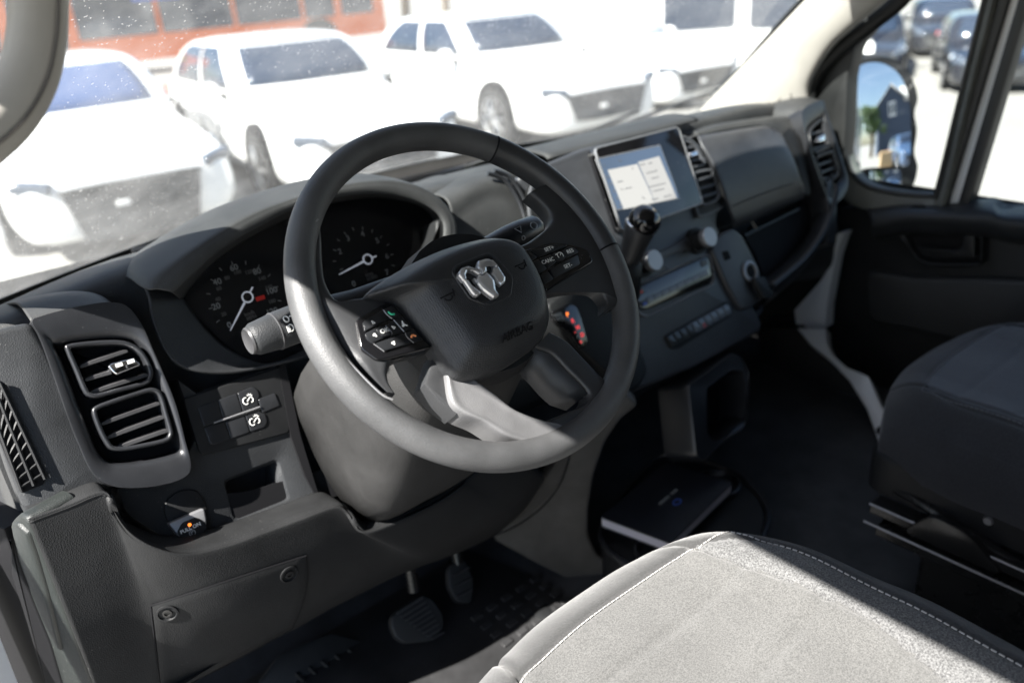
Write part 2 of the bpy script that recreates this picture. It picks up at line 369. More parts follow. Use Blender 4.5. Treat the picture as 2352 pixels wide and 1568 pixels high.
# glass: clear with a real sheen, and dust lying on it that catches the sun
def glass(name, tint=(1,1,1), dust=.0, specks=False, base=.06, edge=.85):
    m = bpy.data.materials.new(name); m.use_nodes = True; t = m.node_tree; t.nodes.clear()
    out = nd(m, 'ShaderNodeOutputMaterial'); tr = nd(m, 'ShaderNodeBsdfTransparent'); tr.inputs[0].default_value = (*tint, 1)
    gl = nd(m, 'ShaderNodeBsdfGlossy'); gl.inputs['Roughness'].default_value = .01
    lw = nd(m, 'ShaderNodeLayerWeight'); pw = nd(m, 'ShaderNodeMath', operation='POWER'); lk(m, lw.outputs['Facing'], pw.inputs[0]); pw.inputs[1].default_value = 5.0
    fr = nd(m, 'ShaderNodeMath', operation='MULTIPLY_ADD'); lk(m, pw.outputs[0], fr.inputs[0]); fr.inputs[1].default_value = edge; fr.inputs[2].default_value = base; mx = nd(m, 'ShaderNodeMixShader')
    lk(m, fr.outputs[0], mx.inputs[0]); lk(m, tr.outputs[0], mx.inputs[1]); lk(m, gl.outputs[0], mx.inputs[2]); last = mx.outputs[0]
    if dust:
        tc = nd(m, 'ShaderNodeTexCoord'); df = nd(m, 'ShaderNodeBsdfTranslucent'); df.inputs[0].default_value = (.8, .8, .78, 1)
        d2 = nd(m, 'ShaderNodeBsdfDiffuse'); d2.inputs[0].default_value = (.8, .8, .78, 1)
        ds = nd(m, 'ShaderNodeMixShader'); ds.inputs[0].default_value = .5; lk(m, df.outputs[0], ds.inputs[1]); lk(m, d2.outputs[0], ds.inputs[2])
        n1 = nd(m, 'ShaderNodeTexNoise', Scale=5.0, Detail=6.0, Roughness=.65); lk(m, tc.outputs['Object'], n1.inputs['Vector'])
        mr = nd(m, 'ShaderNodeMapRange'); mr.inputs['From Min'].default_value = .3; mr.inputs['From Max'].default_value = .75
        mr.inputs['To Min'].default_value = dust*.35; mr.inputs['To Max'].default_value = dust*2.1; lk(m, n1.outputs['Fac'], mr.inputs['Value']); fac = mr.outputs[0]
        if specks:
            for sc_, th, dens in ((70., .08, .72), (170., .14, .55), (28., .04, .7)):
                vo = nd(m, 'ShaderNodeTexVoronoi', feature='F1', Scale=sc_); 
                wn = nd(m, 'ShaderNodeTexNoise', Scale=sc_*1.5, Detail=2.0); lk(m, tc.outputs['Object'], wn.inputs['Vector'])
                va = nd(m, 'ShaderNodeVectorMath', operation='MULTIPLY_ADD'); lk(m, wn.outputs['Color'], va.inputs[0]); va.inputs[1].default_value = (.9/sc_,)*3; lk(m, tc.outputs['Object'], va.inputs[2])
                lk(m, va.outputs[0], vo.inputs['Vector'])
                sp = nd(m, 'ShaderNodeSeparateColor'); lk(m, vo.outputs['Color'], sp.inputs[0])
                gt = nd(m, 'ShaderNodeMath', operation='GREATER_THAN'); lk(m, sp.outputs[0], gt.inputs[0]); gt.inputs[1].default_value = dens
                m1 = nd(m, 'ShaderNodeMapRange'); m1.inputs['From Min'].default_value = th*1.6; m1.inputs['From Max'].default_value = th; lk(m, vo.outputs['Distance'], m1.inputs['Value'])
                mu = nd(m, 'ShaderNodeMath', operation='MULTIPLY'); lk(m, gt.outputs[0], mu.inputs[0]); lk(m, m1.outputs[0], mu.inputs[1])
                m3_ = nd(m, 'ShaderNodeMath', operation='MULTIPLY_ADD', use_clamp=True); lk(m, mu.outputs[0], m3_.inputs[0]); m3_.inputs[1].default_value = .26; lk(m, fac, m3_.inputs[2]); fac = m3_.outputs[0]
        m2 = nd(m, 'ShaderNodeMixShader'); lk(m, fac, m2.inputs[0]); lk(m, last, m2.inputs[1]); lk(m, ds.outputs[0], m2.inputs[2]); last = m2.outputs[0]
    lk(m, last, out.inputs[0]); return m
M['windshield'] = glass('windshield_glass', (.93, .96, .95), .125, True)
M['glass'] = glass('side_glass', (.9, .94, .92), .01)
M['lens'] = glass('cluster_lens', (.9, .9, .9), 0, base=.015, edge=.3)
# grained mouldings reflect little
for k_, s_ in (('dash', .28), ('dash_top', .3), ('bolster', .22), ('taupe', .25), ('taupe_lit', .3), ('soft_black', .25)):
    M[k_].node_tree.nodes['Principled BSDF'].inputs['Specular IOR Level'].default_value = s_
# outside
M['carwhite'] = mat('white_car_paint', (.8, .8, .79), .25, coat=.7)
M['carblack'] = grain(mat('black_car_paint', (.012, .014, .02), .15, coat=1), 3, .0, var=.2, rvar=.02)
M['carblue'] = mat('blue_grey_car_paint', (.05, .09, .17), .2, coat=1)
M['carglass'] = mat('car_window_tint', (.02, .03, .05), .06, spec=.8)
M['carglass_blue'] = mat('car_windshield_blue', (.03, .06, .15), .06, spec=.8)
M['tyre'] = grain(mat('tyre_rubber', (.02, .02, .02), .75), 30, .2, dist=.004, kind='noise')
M['alloy'] = mat('alloy_rim', (.55, .55, .55), .3, metal=.9)
M['headlight'] = mat('headlight_lens', (.35, .38, .42), .08, spec=.8)
M['lamp_dark'] = mat('headlight_unit', (.06, .075, .10), .1, spec=.8)
M['grille'] = grain(mat('car_grille_mesh', (.02, .022, .024), .5), 30, .6, dist=.01, kind='dots')
M['busorange'] = grain(mat('bus_orange', (.78, .16, .03), .4), 2, .0, var=.1)
M['busred'] = mat('bus_red', (.5, .05, .03), .45)
M['busblue'] = mat('bus_blue_print', (.05, .12, .5), .5)
M['busyellow'] = mat('bus_yellow_print', (.75, .6, .05), .5)
M['buswhite'] = mat('bus_white_print', (.75, .76, .8), .5)
M['lot'] = grain(mat('parking_lot', (.235, .229, .215), .9), 25, .3, dist=.01, kind='noise', var=.15)
M['leaf'] = mat('leaf_green', (.09, .16, .03), .6)
M['leaf2'] = mat('leaf_dark_green', (.05, .10, .025), .6)
M['bark'] = mat('bark', (.1, .075, .05), .9)
M['navy'] = grain(mat('navy_siding', (.045, .065, .105), .7), 8, .0, var=.12)
M['housewhite'] = mat('white_house_trim', (.75, .75, .74), .5)
M['roofgrey'] = grain(mat('grey_shingles', (.3, .3, .3), .85), 6, .2, dist=.02, kind='noise')
M['wood'] = mat('pale_timber', (.55, .38, .2), .7)
M['mirror'] = mat('mirror_silver', (.86, .88, .9), .0, metal=1)
# ------------------------------------------------------------------ steering wheel (frame: u right, v up the wheel, w to the driver)
WT = R(41.3); WC = V((-.477, 0, .75))
WU = V((1,0,0)); WV = V((0, math.sin(WT), math.cos(WT))); WN = V((0, -math.cos(WT), math.sin(WT)))
WM = Matrix((WU, WV, WN)).transposed().to_4x4(); WM.translation = WC
wheel = thing('steering_wheel', 'dark grey leather-grained steering wheel with silver emblem and button pads on its spokes', 'steering wheel', M=WM)
def wl(pts, w=0): return [onplane(p[0], p[1], WN, WC+WN*w) for p in pts]
def wp(u, v, w=0): return WC+WU*u+WV*v+WN*w
RR, RT = .1850, .0152
def rimsec(a, grow=1.0):
    c = V((math.cos(a), math.sin(a), 0)); row = []
    for q in range(20):
        t = 2*math.pi*q/20; e = RT*grow
        row.append(wp(*(c*(RR+math.cos(t)*e*.98)).xy, math.sin(t)*e*1.12))
    return row
N = 144
gridmesh('rim', [rimsec(2*math.pi*i/N) for i in range(N+1)], M['leather'], wheel, closed=True, smooth=180)
# joints where the grained arc meets the smooth arc, and the two smooth side arcs
for a0, a1 in ((-4, 53),):
    gridmesh('rim_grip', [rimsec(R(a0+(a1-a0)*i/40), 1.018) for i in range(41)], M['wheel'], wheel, closed=True, smooth=180)
for a in (-4, 53):
    gridmesh('rim_seam', [rimsec(R(a-.35), 1.03), rimsec(R(a-.35), 1.024), rimsec(R(a+.35), 1.024)], M['black'], wheel, closed=True, smooth=180)
def spoke(name, pts, w, m, depth=.024, bev=.008, label=None):
    P = rnd(wl(pts, w), .004, 3)
    return prism(name, P, WN, depth, m, wheel, bevel=bev, bseg=5, smooth=60, label=label)
def web(secs, k, m, label, edge=.003, mid=.009, back=-.014):
    # each section runs from the rim (or left) edge to the inner (or right) edge; rounded over its edges
    rows = []
    for a, b in secs:
        ab = zm(k, a, b) if k else [a, b]
        A0, B0 = wl([ab[0]], 0)[0], wl([ab[1]], 0)[0]
        f = min(1, (B0-A0).length/.03)
        P = []
        for t, w in ((0, back), (0, edge-.004), (.06, edge+.002*f), (.22, edge+(mid-edge)*f), (.5, edge+(mid-edge)*f*1.05), (.78, edge+(mid-edge)*f), (.94, edge+.002*f), (1, edge-.004), (1, back)):
            P.append(A0.lerp(B0, t)+WN*w)
        rows.append(P)
    return loft('spoke', rows, m, wheel, nu=28, nv=60, smooth=180, label=label)
web([((268,378),(272,385)), ((195,500),(288,540)), ((178,640),(296,700)), ((190,800),(325,850)), ((235,930),(430,975)), ((300,1060),(640,925)), ((350,1150),(1000,1010)), ((420,1260),(1080,1235)), ((490,1345),(810,1335)), ((560,1420),(745,1415)), ((640,1500),(745,1500)), ((720,1570),(790,1580))], 'z5', M['wheel'], 'left spoke carrying the phone and menu buttons')
gl = wl(zm('z5', (268,378), (205,450), (172,560), (172,720), (215,900), (290,1060), (410,1265), (550,1425), (700,1570), (780,1610)), .0135)
tube('trim_line', crom(gl, 50), .0011, M['satin_silver'], wheel, nseg=6)
web([((1840,150),(1700,215)), ((1990,280),(1790,290)), ((2100,370),(1852,370)), ((2180,460),(1845,430)), ((2240,560),(1700,540)), ((2290,680),(1560,610)), ((2325,780),(1600,760)), ((2340,870),(1700,900)), ((2342,930),(2000,862)), ((2325,965),(2150,868)), ((2290,985),(2222,940)), ((2242,1012),(2226,1010))], 'z5', M['wheel'], 'right spoke carrying the cruise control buttons', mid=.007)
web([((1020,828),(1062,846)), ((1024,875),(1086,872)), ((1034,925),(1132,905)), ((1060,950),(1174,938)), ((1105,970),(1207,954)), ((1160,1003),(1252,968)), ((1232,1025),(1312,975))], None, M['spoke_sun'], 'lower left spoke in sun', edge=.002, mid=.0032, back=-.03)
prism('spoke_panel', wl([(1000,800), (975,882), (1010,922), (1048,952), (1040,925), (1030,880), (1026,835)], -.004), WN, .03, M['wheel'], wheel, bevel=.002)
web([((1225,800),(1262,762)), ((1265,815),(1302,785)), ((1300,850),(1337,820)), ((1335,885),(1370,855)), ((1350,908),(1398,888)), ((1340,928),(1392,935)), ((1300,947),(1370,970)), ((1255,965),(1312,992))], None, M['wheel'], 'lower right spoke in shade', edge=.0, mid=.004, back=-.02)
sw_t = wl([(1225,800), (1265,815), (1300,850), (1335,885), (1348,905)], .0); sw_b = wl([(1185,850), (1215,882), (1238,908), (1262,930), (1300,943)], -.035)
gridmesh('spoke_wall', [sw_t, [a.lerp(b, .5)-WN*.004 for a, b in zip(sw_t, sw_b)], sw_b], M['wheel'], wheel, smooth=180, solid=.003)
lathe('hub_back', [(.03,-.1), (.075,-.085), (.085,-.03), (.08,-.004), (.02,-.002)], wp(-.005,-.015), WN, M['soft_black'], wheel, smooth=60)
# airbag cover
out = wl(zm('z5', (590,895), (700,800), (900,680), (1100,590), (1300,530), (1460,505), (1570,525), (1650,575), (1730,690), (1800,830), (1848,980), (1848,1110), (1790,1215), (1700,1290), (1560,1380), (1400,1445), (1290,1458), (1215,1440), (1165,1385), (1130,1330), (1060,1230), (980,1140), (900,1040), (840,965), (770,925), (680,912)), .016)
oc = crom(out, 96, True); cen = wp(.004, -.012, .016)
def ring(s, w, sq=0): return [cen+(p-cen)*s+WN*(w-.016) for p in oc]
rows = [ring(.985, -.012), ring(1.0, .004), ring(.995, .0125), ring(.965, .0185), ring(.92, .0225), ring(.86, .0285), ring(.79, .0355), ring(.72, .0395), ring(.64, .0415), ring(.5, .0432), ring(.3, .044), ring(.02, .044)]
acov = gridmesh('airbag_cover', rows, M['cover'], wheel, closed=True, smooth=180)
# emblem set in a shallow dish
ba = wl(zm('y4', (232,520), (270,410), (400,345), (840,172), (920,180), (1010,240), (1290,540), (1318,640), (1285,910), (1225,975), (900,1085), (820,1080), (560,985), (490,890)), .0445)
bc = rnd(ba, .006, 4); bcen = sum(bc, V())/len(bc)
bm_ = [bcen+(p-bcen)*1.10 for p in bc]; 
ringp('badge_rim', bm_, bc, WN, .006, M['cover'], wheel, bevel=.0012, smooth=60)
prism('badge_plate', [p-WN*.0012+WN*.0005 for p in bc], WN, .006, M['soft_black'], wheel, bevel=.0008)
def emb(pts, w0=.0455, h=.006, bev=.0024, label=None):
    P = wl(zm('y4', *pts), w0+h)
    return prism('emblem_piece', P, WN, h, M['silver'], wheel, bevel=bev, bseg=2, smooth=0, label=label)
emb([(490,372), (385,410), (335,470), (325,545), (415,655), (480,632), (462,545), (490,475), (545,450), (610,470), (712,535), (775,548), (735,445), (520,375)], h=.0075)
emb([(425,655), (480,640), (505,640), (560,720), (755,885), (735,915), (680,945), (620,925), (575,880)], h=.006)
emb([(830,232), (705,272), (672,400), (700,430), (775,548), (862,485), (858,350), (900,305), (950,305), (1045,402), (1080,375), (1010,290), (900,235)], h=.0075)
emb([(985,365), (1040,405), (1085,382), (1218,590), (1212,685), (1130,752), (1075,700), (950,520)], h=.006)
emb([(712,535), (790,548), (862,485), (950,560), (1020,650), (1045,830), (1105,935), (1000,972), (905,905), (760,790), (695,705), (675,620)], h=.0085, bev=.0034)
emb([(600,615), (650,640), (700,690), (690,715), (640,690)], h=.005, bev=.001)
# raised marks on the cover
cvh = caster(acov)
def oncover(p):
    q, n = cvh(*zm('z5', p)[0]); e1 = (WU-n*WU.dot(n)).normalized(); return q, n, e1, n.cross(e1)
q_, n_, e_, f_ = oncover((1635,1150)); text('airbag_lettering', 'AIRBAG', q_+n_*.0002, e_, f_, .0125, M['black'], wheel, depth=.0005)
def horn(p):
    c, n_, e_, f_ = oncover(p); c = c+n_*.0002
    for q in (((-.008,.0), (.008,.001)), ((.006,-.003), (.0075,.004))):
        tube('horn_mark', [c+e_*a+f_*b for a, b in q], .0007, M['black'], wheel, nseg=6)
    tube('horn_mark', [c+e_*.004*math.cos(t)-f_*(.0015+.0035*abs(math.sin(t))) for t in np.linspace(0, math.pi, 8)], .0007, M['black'], wheel, nseg=6)
horn((1155,900)); horn((1655,690))
# left button pad
W1, W2 = .0125, .0150
def pad(k, pts, w, name='button_pad'):
    return prism(name, rnd(wl(zm(k, *pts), w), .004, 4), WN, .012, M['gloss'], wheel, bevel=.0022, bseg=4, smooth=60)
pad('y5', [(150,650), (205,585), (740,285), (870,335), (1480,1010), (1610,1125), (1585,1165), (690,1395), (540,1400), (250,1190)], W1)
def btn(k, pts, w=W2, name='button', label=None):
    c = wl(zm(k, *pts), w); cc = sum(c, V())/len(c); c = [cc+(p-cc)*.975 for p in c]
    return prism(name, rnd(c, .0012, 3), WN, .006, M['button'], wheel, bevel=.0006, bseg=2, smooth=40, label=label)
btn('y5', [(280,690), (310,640), (660,442), (735,530), (820,590), (322,850)])
btn('y5', [(685,430), (840,352), (1015,540), (862,608), (800,575), (740,510)], label='call button with green handset')
btn('y5', [(322,888), (555,765), (532,810), (640,950), (690,975), (470,1078), (370,1000)])
btn('y5', [(720,735), (860,630), (1065,855), (810,955), (845,890)])
btn('y5', [(872,620), (1030,552), (1245,800), (1082,856)], label='voice button')
btn('y5', [(490,1085), (1075,885), (1130,960), (1245,1058), (690,1225)])
btn('y5', [(1095,875), (1262,812), (1440,1008), (1262,1068), (1180,1000)], label='hang-up button with orange handset')
btn('y5', [(540,800), (600,752), (710,748), (838,880), (815,912), (670,952), (640,935)], W2+.0018, label='square ok button')
def marks(k, paths, w, r, m, name='button_mark'):
    for p in paths: tube(name, crom(wl(zm(k, *p), w), 10) if len(p) > 2 else wl(zm(k, *p), w), r, m, wheel, nseg=5)
LT = M['satin_silver']
marks('y5', [[(672,440), (740,528), (800,580), (845,608)], [(868,628), (1072,860)], [(1090,880), (1130,960), (1255,1072)], [(480,1085), (690,1238)], [(715,745), (820,850), (842,890), (830,905)], [(545,825), (600,890), (650,945)]], W2, .0004, LT, 'light_strip')
def tri(k, c, pts, w=W2+.0002):
    for a, b in zip(pts, pts[1:]+pts[:1]): marks(k, [[(c[0]+a[0], c[1]+a[1]), (c[0]+b[0], c[1]+b[1])]], w, .00045, M['white_print'])
tri('y5', (478,680), [(-30,-30), (40,10), (-5,25)]); tri('y5', (512,922), [(-35,5), (-5,-30), (38,28)])
tri('y5', (868,778), [(-35,-25), (35,-5), (10,30)]); tri('y5', (860,1078), [(-30,-5), (20,-35), (32,30)])
marks('y5', [[(765,478), (800,512), (840,528), (885,518)]], W2, .0011, M['green_print'])
marks('y5', [[(1215,978), (1212,945), (1245,925), (1300,945)]], W2, .0011, M['orange_print'])
marks('y5', [[(1030,655), (1045,690), (1030,710)], [(1050,690), (1070,720), (1135,742)], [(1030,735), (1060,765)], [(1045,715), (1080,750)]], W2, .0007, M['white_print'])
text('button_mark', 'OK', wl(zm('y5', (698,838)), W2+.0020)[0], WU, WV, .0062, M['white_print'], wheel, bold=.0001)
# right button pad
W1r, W2r = .0105, .0130
pad('y6', [(330,505), (1000,318), (1250,305), (1700,395), (1940,500), (2045,735), (2020,800), (930,1470), (780,1200)], W1r)
def btr(pts, **k): return btn('y6', pts, W2r, **k)
btr([(520,500), (1000,352), (1240,332), (1435,382), (738,655)]); btr([(1290,500), (1470,400), (1620,442), (1700,545), (1415,665)])
btr([(765,690), (1040,590), (1060,640), (1170,765), (975,925)]); btr([(990,948), (1680,592), (1738,820), (1108,1168)])
btr([(385,525), (500,505), (715,660), (552,750)]); btr([(565,780), (738,702), (945,940), (745,1058)]); btr([(765,1088), (962,985), (1095,1180), (885,1305)])
btn('y6', [(1050,605), (1125,545), (1285,518), (1395,660), (1355,705), (1185,758)], W2r+.0016, label='cruise control button')
for s_, p in (('SET+', (990,462)), ('RES', (1490,520)), ('CANC', (960,750)), ('SET-', (1440,870))):
    text('button_mark', s_, wl(zm('y6', p), W2r+.0003)[0], WU, WV, .0064, M['white_print'], wheel, bold=.00008)
cc = wl(zm('y6', (1255,620)), W2r+.002)[0]
tube('button_mark', [cc+WU*.0038*math.cos(t)+WV*.0038*math.sin(t) for t in np.linspace(R(-40), R(215), 14)], .0004, M['white_print'], wheel, nseg=5)
tube('button_mark', [cc, cc+WU*.002+WV*.002], .0004, M['white_print'], wheel, nseg=5)
marks('y6', [[(1140,605), (1175,585)]], W2r+.002, .0007, M['white_print'])
# ------------------------------------------------------------------ the van's cab
cab = thing('van_cab', 'white panel van cab seen from inside with its windshield, beige pillars and dark floor', 'van', (0, .1, 0))
GZ = -.85
# windshield: base curve on the scuttle, raked back to the header
def ws(x, k):                      # x -1..1, k 0 base .. 1 header
    hx = .945-.09*k; y0 = .965-.145*x*x; z = .600+.045*(1-x*x)*(1-k)+.60*k
    return V((x*hx, y0-.60*1.10*k+.02*math.sin(math.pi*k), z))
gridmesh('windshield', [[ws(-1+2*i/32, j/16) for i in range(33)] for j in range(17)], M['windshield'], cab, smooth=180)
# wipers parked on the glass
for a_, b_ in (((920,412), (1085,370)), ((1395,300), (1650,205))):
    wa, wb = [onplane(*q_, (0,1,1.1), ws(.2, .06)+V((0,.03,.03))) for q_ in (a_, b_)]
    wi = tube('wiper', [wa-(wb-wa)*.6, wa, wb], [.006, .008, .005], M['rubber'], cab, nseg=8)
    tube('wiper_arm', [wa-(wb-wa)*.5+V((0,.03,.0)), wa.lerp(wb, .3)+V((0,.015,.018))], .007, M['seal'], wi, nseg=8)
# black band round the glass edge
def band(name, pa, pb, th, m):
    n = len(pa); rows = [pa, pb, [p-V(th) for p in pb], [p-V(th) for p in pa], pa]
    return gridmesh(name, rows, m, cab, smooth=60)
xs = [-1+2*i/32 for i in range(33)]
band('windshield_band', [ws(x, -.04)-V((0,.006,.0)) for x in xs], [ws(x, .022)-V((0,.006,0)) for x in xs], (0,.004,0), M['seal'])
for s in (-1, 1):
    ks = [i/16 for i in range(-1, 17)]
    band('windshield_seal', [ws(s*1.0, k)+V((0,-.008,.0)) for k in ks], [ws(s*.965, k)+V((0,-.008,0)) for k in ks], (0,.012,0), M['seal'])
band('windshield_header', [ws(x, .985)-V((0,.01,0)) for x in xs], [ws(x, 1.1)-V((0,.03,0)) for x in xs], (0,-.02,.01), M['beige'])
# roof: underside slopes up from the door rails
RE = [(-1.05, 1.20), (-.96, 1.27), (-.7, 1.33), (0, 1.36), (.7, 1.32), (.96, 1.27), (1.05, 1.20)]
ys = [.30, .2, -.2, -.8, -1.25]
def roofy(i, y): return y if i else y-.06
rows = [[V((x, (y if abs(x) < .9 or y < .25 else .24), z)) for x, z in RE] for y in ys]
gridmesh('roof', rows, M['headliner'], cab, smooth=60, solid=.03)
# the driver's door standing open, hinged on the pillar
DH = V((-1.0, .47, 0)); DD = V((-math.sin(R(72)), -math.cos(R(72)), 0)); DT = V((DD.y, -DD.x, 0))
def dpt(a, z, t=0): return DH+DD*a+V((0,0,z))+DT*t
dd_ = [dpt(.02,-.15), dpt(1.05,-.15), dpt(1.08,.5), dpt(.0,.45)]
prism('driver_door', dd_, DT, .07, M['white'], cab, bevel=.01)
prism('door_lining', [p+DT*.012 for p in (dpt(.08,-.1), dpt(1.0,-.1), dpt(1.02,.48), dpt(.06,.43))], DT, .012, M['soft_black'], cab, bevel=.004)
tube('door_frame', [dpt(.03,.45), dpt(.12,.62), dpt(.45,1.02), dpt(.62,1.1), dpt(1.0,1.1), dpt(1.06,.5)], .025, M['seal'], cab, nseg=8)
# unseen driver-side door rail, placed so its edge shades the wheel and seat
box('door_rail', (-1.035, -.45, 1.215), .022, .78, .024, M['white'], cab, bevel=.01)
box('door_rail', (1.035, -.45, 1.215), .022, .78, .024, M['white'], cab, bevel=.01)
# pillars beside the windshield
def pillar(s):
    a = [ws(s*.995, k) for k in (-.08, .1, .3, .5, .7, .9, 1.05)]
    b = [p+V((s*.03, -.13-.05*i/6, -.01)) for i, p in enumerate(a)]
    return a, b
a, b = pillar(-1)
rows = [a, [p+V((.035,-.05,0)) for p in a], [p+V((.045,-.03,0)) for p in b], [p+V((-.012,0,0)) for p in b], [p+V((-.03,.05,0)) for p in a], a]
loft('pillar', rows, M['beige'], cab, nu=24, nv=26, smooth=180)
# passenger pillar trim, traced on the plane of the cab side
px_l = [(1572,292), (1640,220), (1720,137), (1790,63), (1850,0), (1905,-60)]
px_r = [(1850,268), (1846,225), (1856,180), (1905,105), (2010,15), (2085,-50)]
La = [onplane(x, y, (1,0,0), (.915-.02*i,0,0)) for i, (x, y) in enumerate(px_l)]
Rb = [onplane(x, y, (1,0,0), (.90-.018*i,0,0)) for i, (x, y) in enumerate(px_r)]
mid = [(p+q)/2+V((-.025,0,0)) for p, q in zip(La, Rb)]
loft('pillar', [La, mid, Rb, [p+V((.05,.01,0)) for p in Rb]], M['beige'], cab, nu=30, nv=24, smooth=180)
# lid on that pillar
lid = [onplane(x, y, (1,0,0), (.868,0,0)) for x, y in zm('z3', (600,680), (640,590), (700,520), (780,500), (850,505), (858,540), (840,690))]
tube('pillar_lid_seam', crom(lid, 40, True), .0014, M['beige_dark'], cab, closed=True, nseg=5)
bo = [onplane(x, y, (1,0,0), (.868,0,0)) for x, y in zm('z3', (700,600), (740,560), (795,580), (795,630), (750,660), (705,640))]
tube('pillar_badge', crom(bo, 30, True), .0012, M['beige_dark'], cab, closed=True, nseg=5)
# grab handle on the driver's pillar
gh = [onplane(x, y, (.35,-.94,0), (-.80,.08,1.0)) for x, y in [(72,-190), (92,-80), (90,0), (86,80), (70,160), (40,225), (0,278), (-60,330)]]
tube('grab_handle', crom(gh, 40), .021, M['beige'], cab, nseg=16, up=(.35,-.94,0), flat=.75, smooth=180)
gs = [p+V((.35,-.94,0)).normalized()*.0150+V((.004,0,-.003)) for p in gh]
tube('handle_seam', crom(gs, 40), .0012, M['beige_dark'], cab, nseg=5)
# floor
vf('floor', [(-.98,-1.25,0), (.98,-1.25,0), (.98,.62,0), (-.98,.62,0), (-.98,.93,.3), (.98,.93,.3), (.98,.95,.62), (-.98,.95,.62)], [(0,1,2,3), (3,2,5,4), (4,5,6,7)], M['floor'], cab, smooth=30)
vf('bulkhead', [(-1,-1.25,0), (1,-1.25,0), (1,-1.25,1.36), (-1,-1.25,1.36)], [(0,1,2,3)], M['soft_black'], cab)
# driver's door sill and jamb at the lower left
prism('door_jamb', [onplane(x, y, (-.95,-.3,0), (-.90,.24,.4)) for x, y in ((-60,1180), (8,1215), (60,1360), (110,1480), (170,1660), (-60,1660))], (-.95,-.3,0), .03, M['black'], cab, bevel=.004)
s1 = [(-40,1290), (0,1345), (30,1440), (68,1580), (60,1660), (-60,1660), (-60,1330)]
prism('door_sill', [onplane(x, y, (-1,0,.25), (-.985,0,.1)) for x, y in s1], (-1,0,.25), .03, M['white'], cab, bevel=.006)
s2 = [(-15,1130), (15,1240), (62,1370), (105,1480), (150,1600)]
tube('door_seal', crom([onplane(x, y, (-1,0,.25), (-.962,0,.1)) for x, y in s2], 30), .017, M['seal'], cab, nseg=10)
s3 = [(-20,1240), (15,1350), (52,1450), (92,1590)]
tube('door_seal', crom([onplane(x, y, (-1,0,.25), (-.972,0,.1)) for x, y in s3], 30), .014, M['seal'], cab, nseg=10)
# white door step strip on the passenger side with its plug
st = zm('y1', (905,0), (1085,0), (1090,90), (1130,170), (1220,250), (1360,310), (1430,470), (1515,640), (1560,800), (1540,945), (1465,915), (1420,720), (1350,520), (1240,340), (1110,200), (980,100))
prism('door_step', [onplane(x, y, (-1,0,.9), (.86,0,.2)) for x, y in st], (-1,0,.9), .04, M['white'], cab, bevel=.003)
lathe('plug', [(.001,.006), (.009,.0055), (.011,.003), (.011,-.004)], onplane(*zm('y1', (1440,657))[0], (-1,0,.9), (.86,0,.2)), (-1,0,.9), M['black'], cab, nseg=16)
up_ = zm('y3', (560,670), (630,665), (590,760), (545,900), (500,1150), (460,1380), (450,1570), (170,1570), (150,1400), (250,1290), (400,1120), (500,960))
prism('door_step', onx(up_, .87), (-1,0,0), .04, M['white'], cab, bevel=.003)
vf('side_wall', [(.985,-1.25,-.2), (.985,1.0,-.2), (.985,1.0,.6), (.985,.35,.52), (.985,-1.25,.5)], [(0,1,2,3,4)], M['soft_black'], cab)
# dark wheel-well and footwell trim on the passenger side
wt = zm('y1', (640,0), (905,0), (980,110), (1110,215), (1240,350), (1340,520), (1405,720), (1455,915), (1400,960), (1250,740), (1080,640), (700,560))
prism('footwell_trim', onx(wt, .84), (-1,0,0), .08, M['soft_black'], cab, bevel=.01)
# outer side of the van behind the passenger door, seen in the mirror
vf('side_panel', [(1.03,-1.2,-.35), (1.03,-5.0,-.35), (1.03,-5.0,1.1), (1.0,-5.0,1.75), (1.0,-1.2,1.75), (1.03,-1.2,1.1), (.9,-5,1.85), (.9,-1.2,1.85), (-.9,-5,1.85), (-.9,-1.2,1.85)],
   [(0,1,2,5), (5,2,3,4), (4,3,6,7), (7,6,8,9)], M['white'], cab, smooth=30)
# ------------------------------------------------------------------ dashboard
dash = thing('dashboard', 'dark grey moulded van dashboard with vents, hooded gauges and centre touchscreen', 'dashboard', (0, .45, .3))
def dp(name, pts, o, depth, m='dash', r=.006, bevel=.004, par=None, bseg=3, seg=4, **k):
    return prism(name, rnd(F(pts, o), r, seg), EN, depth, M[m], par or dash, bevel=bevel, bseg=bseg, smooth=k.pop('smooth', 50), **k)
# carcass behind every module
sec = [(.955,.585), (.90,.612), (.80,.648), (.68,.686), (.57,.716), (.49,.732), (.455,.733), (.44,.72), (.432,.675), (.415,.61), (.37,.50), (.33,.42), (.32,.37), (.34,.33), (.42,.30), (.9,.30)]
rows = []
for i in range(41):
    x = -.915+1.83*i/40; e = max(0, abs(x)-.80)/.115
    rows.append([V((x, y-.10*(x*x)*(1 if y > .6 else 0)*(y-.6)/.35+(.0 if y > .6 else .012*e*e), z-.03*e*e*(1 if y < .6 else .4))) for y, z in crom([V((a, b, 0)) for a, b in sec], 48) for y, z in [(y, z)]] if False else
                [V((x, p.x-(.10*x*x*(p.x-.6)/.35 if p.x > .6 else 0), p.y-.03*min(1, max(0, abs(x)-.66)/.2)**1.5)) for p in crom([V((a, b, 0)) for a, b in sec], 60)])
gridmesh('carcass', rows, M['dash_top'], dash, caps=True, smooth=60)
# defroster slots along the top near the glass
for x0, x1 in ((-.62, -.12), (.12, .72)):
    n = 12; w = (x1-x0)/n
    for i in range(n):
        box('defroster_slot', (x0+w*(i+.5), .80-.1*(x0+w*i)**2*.5, .660), w*.4, .012, .004, M['black'], dash)

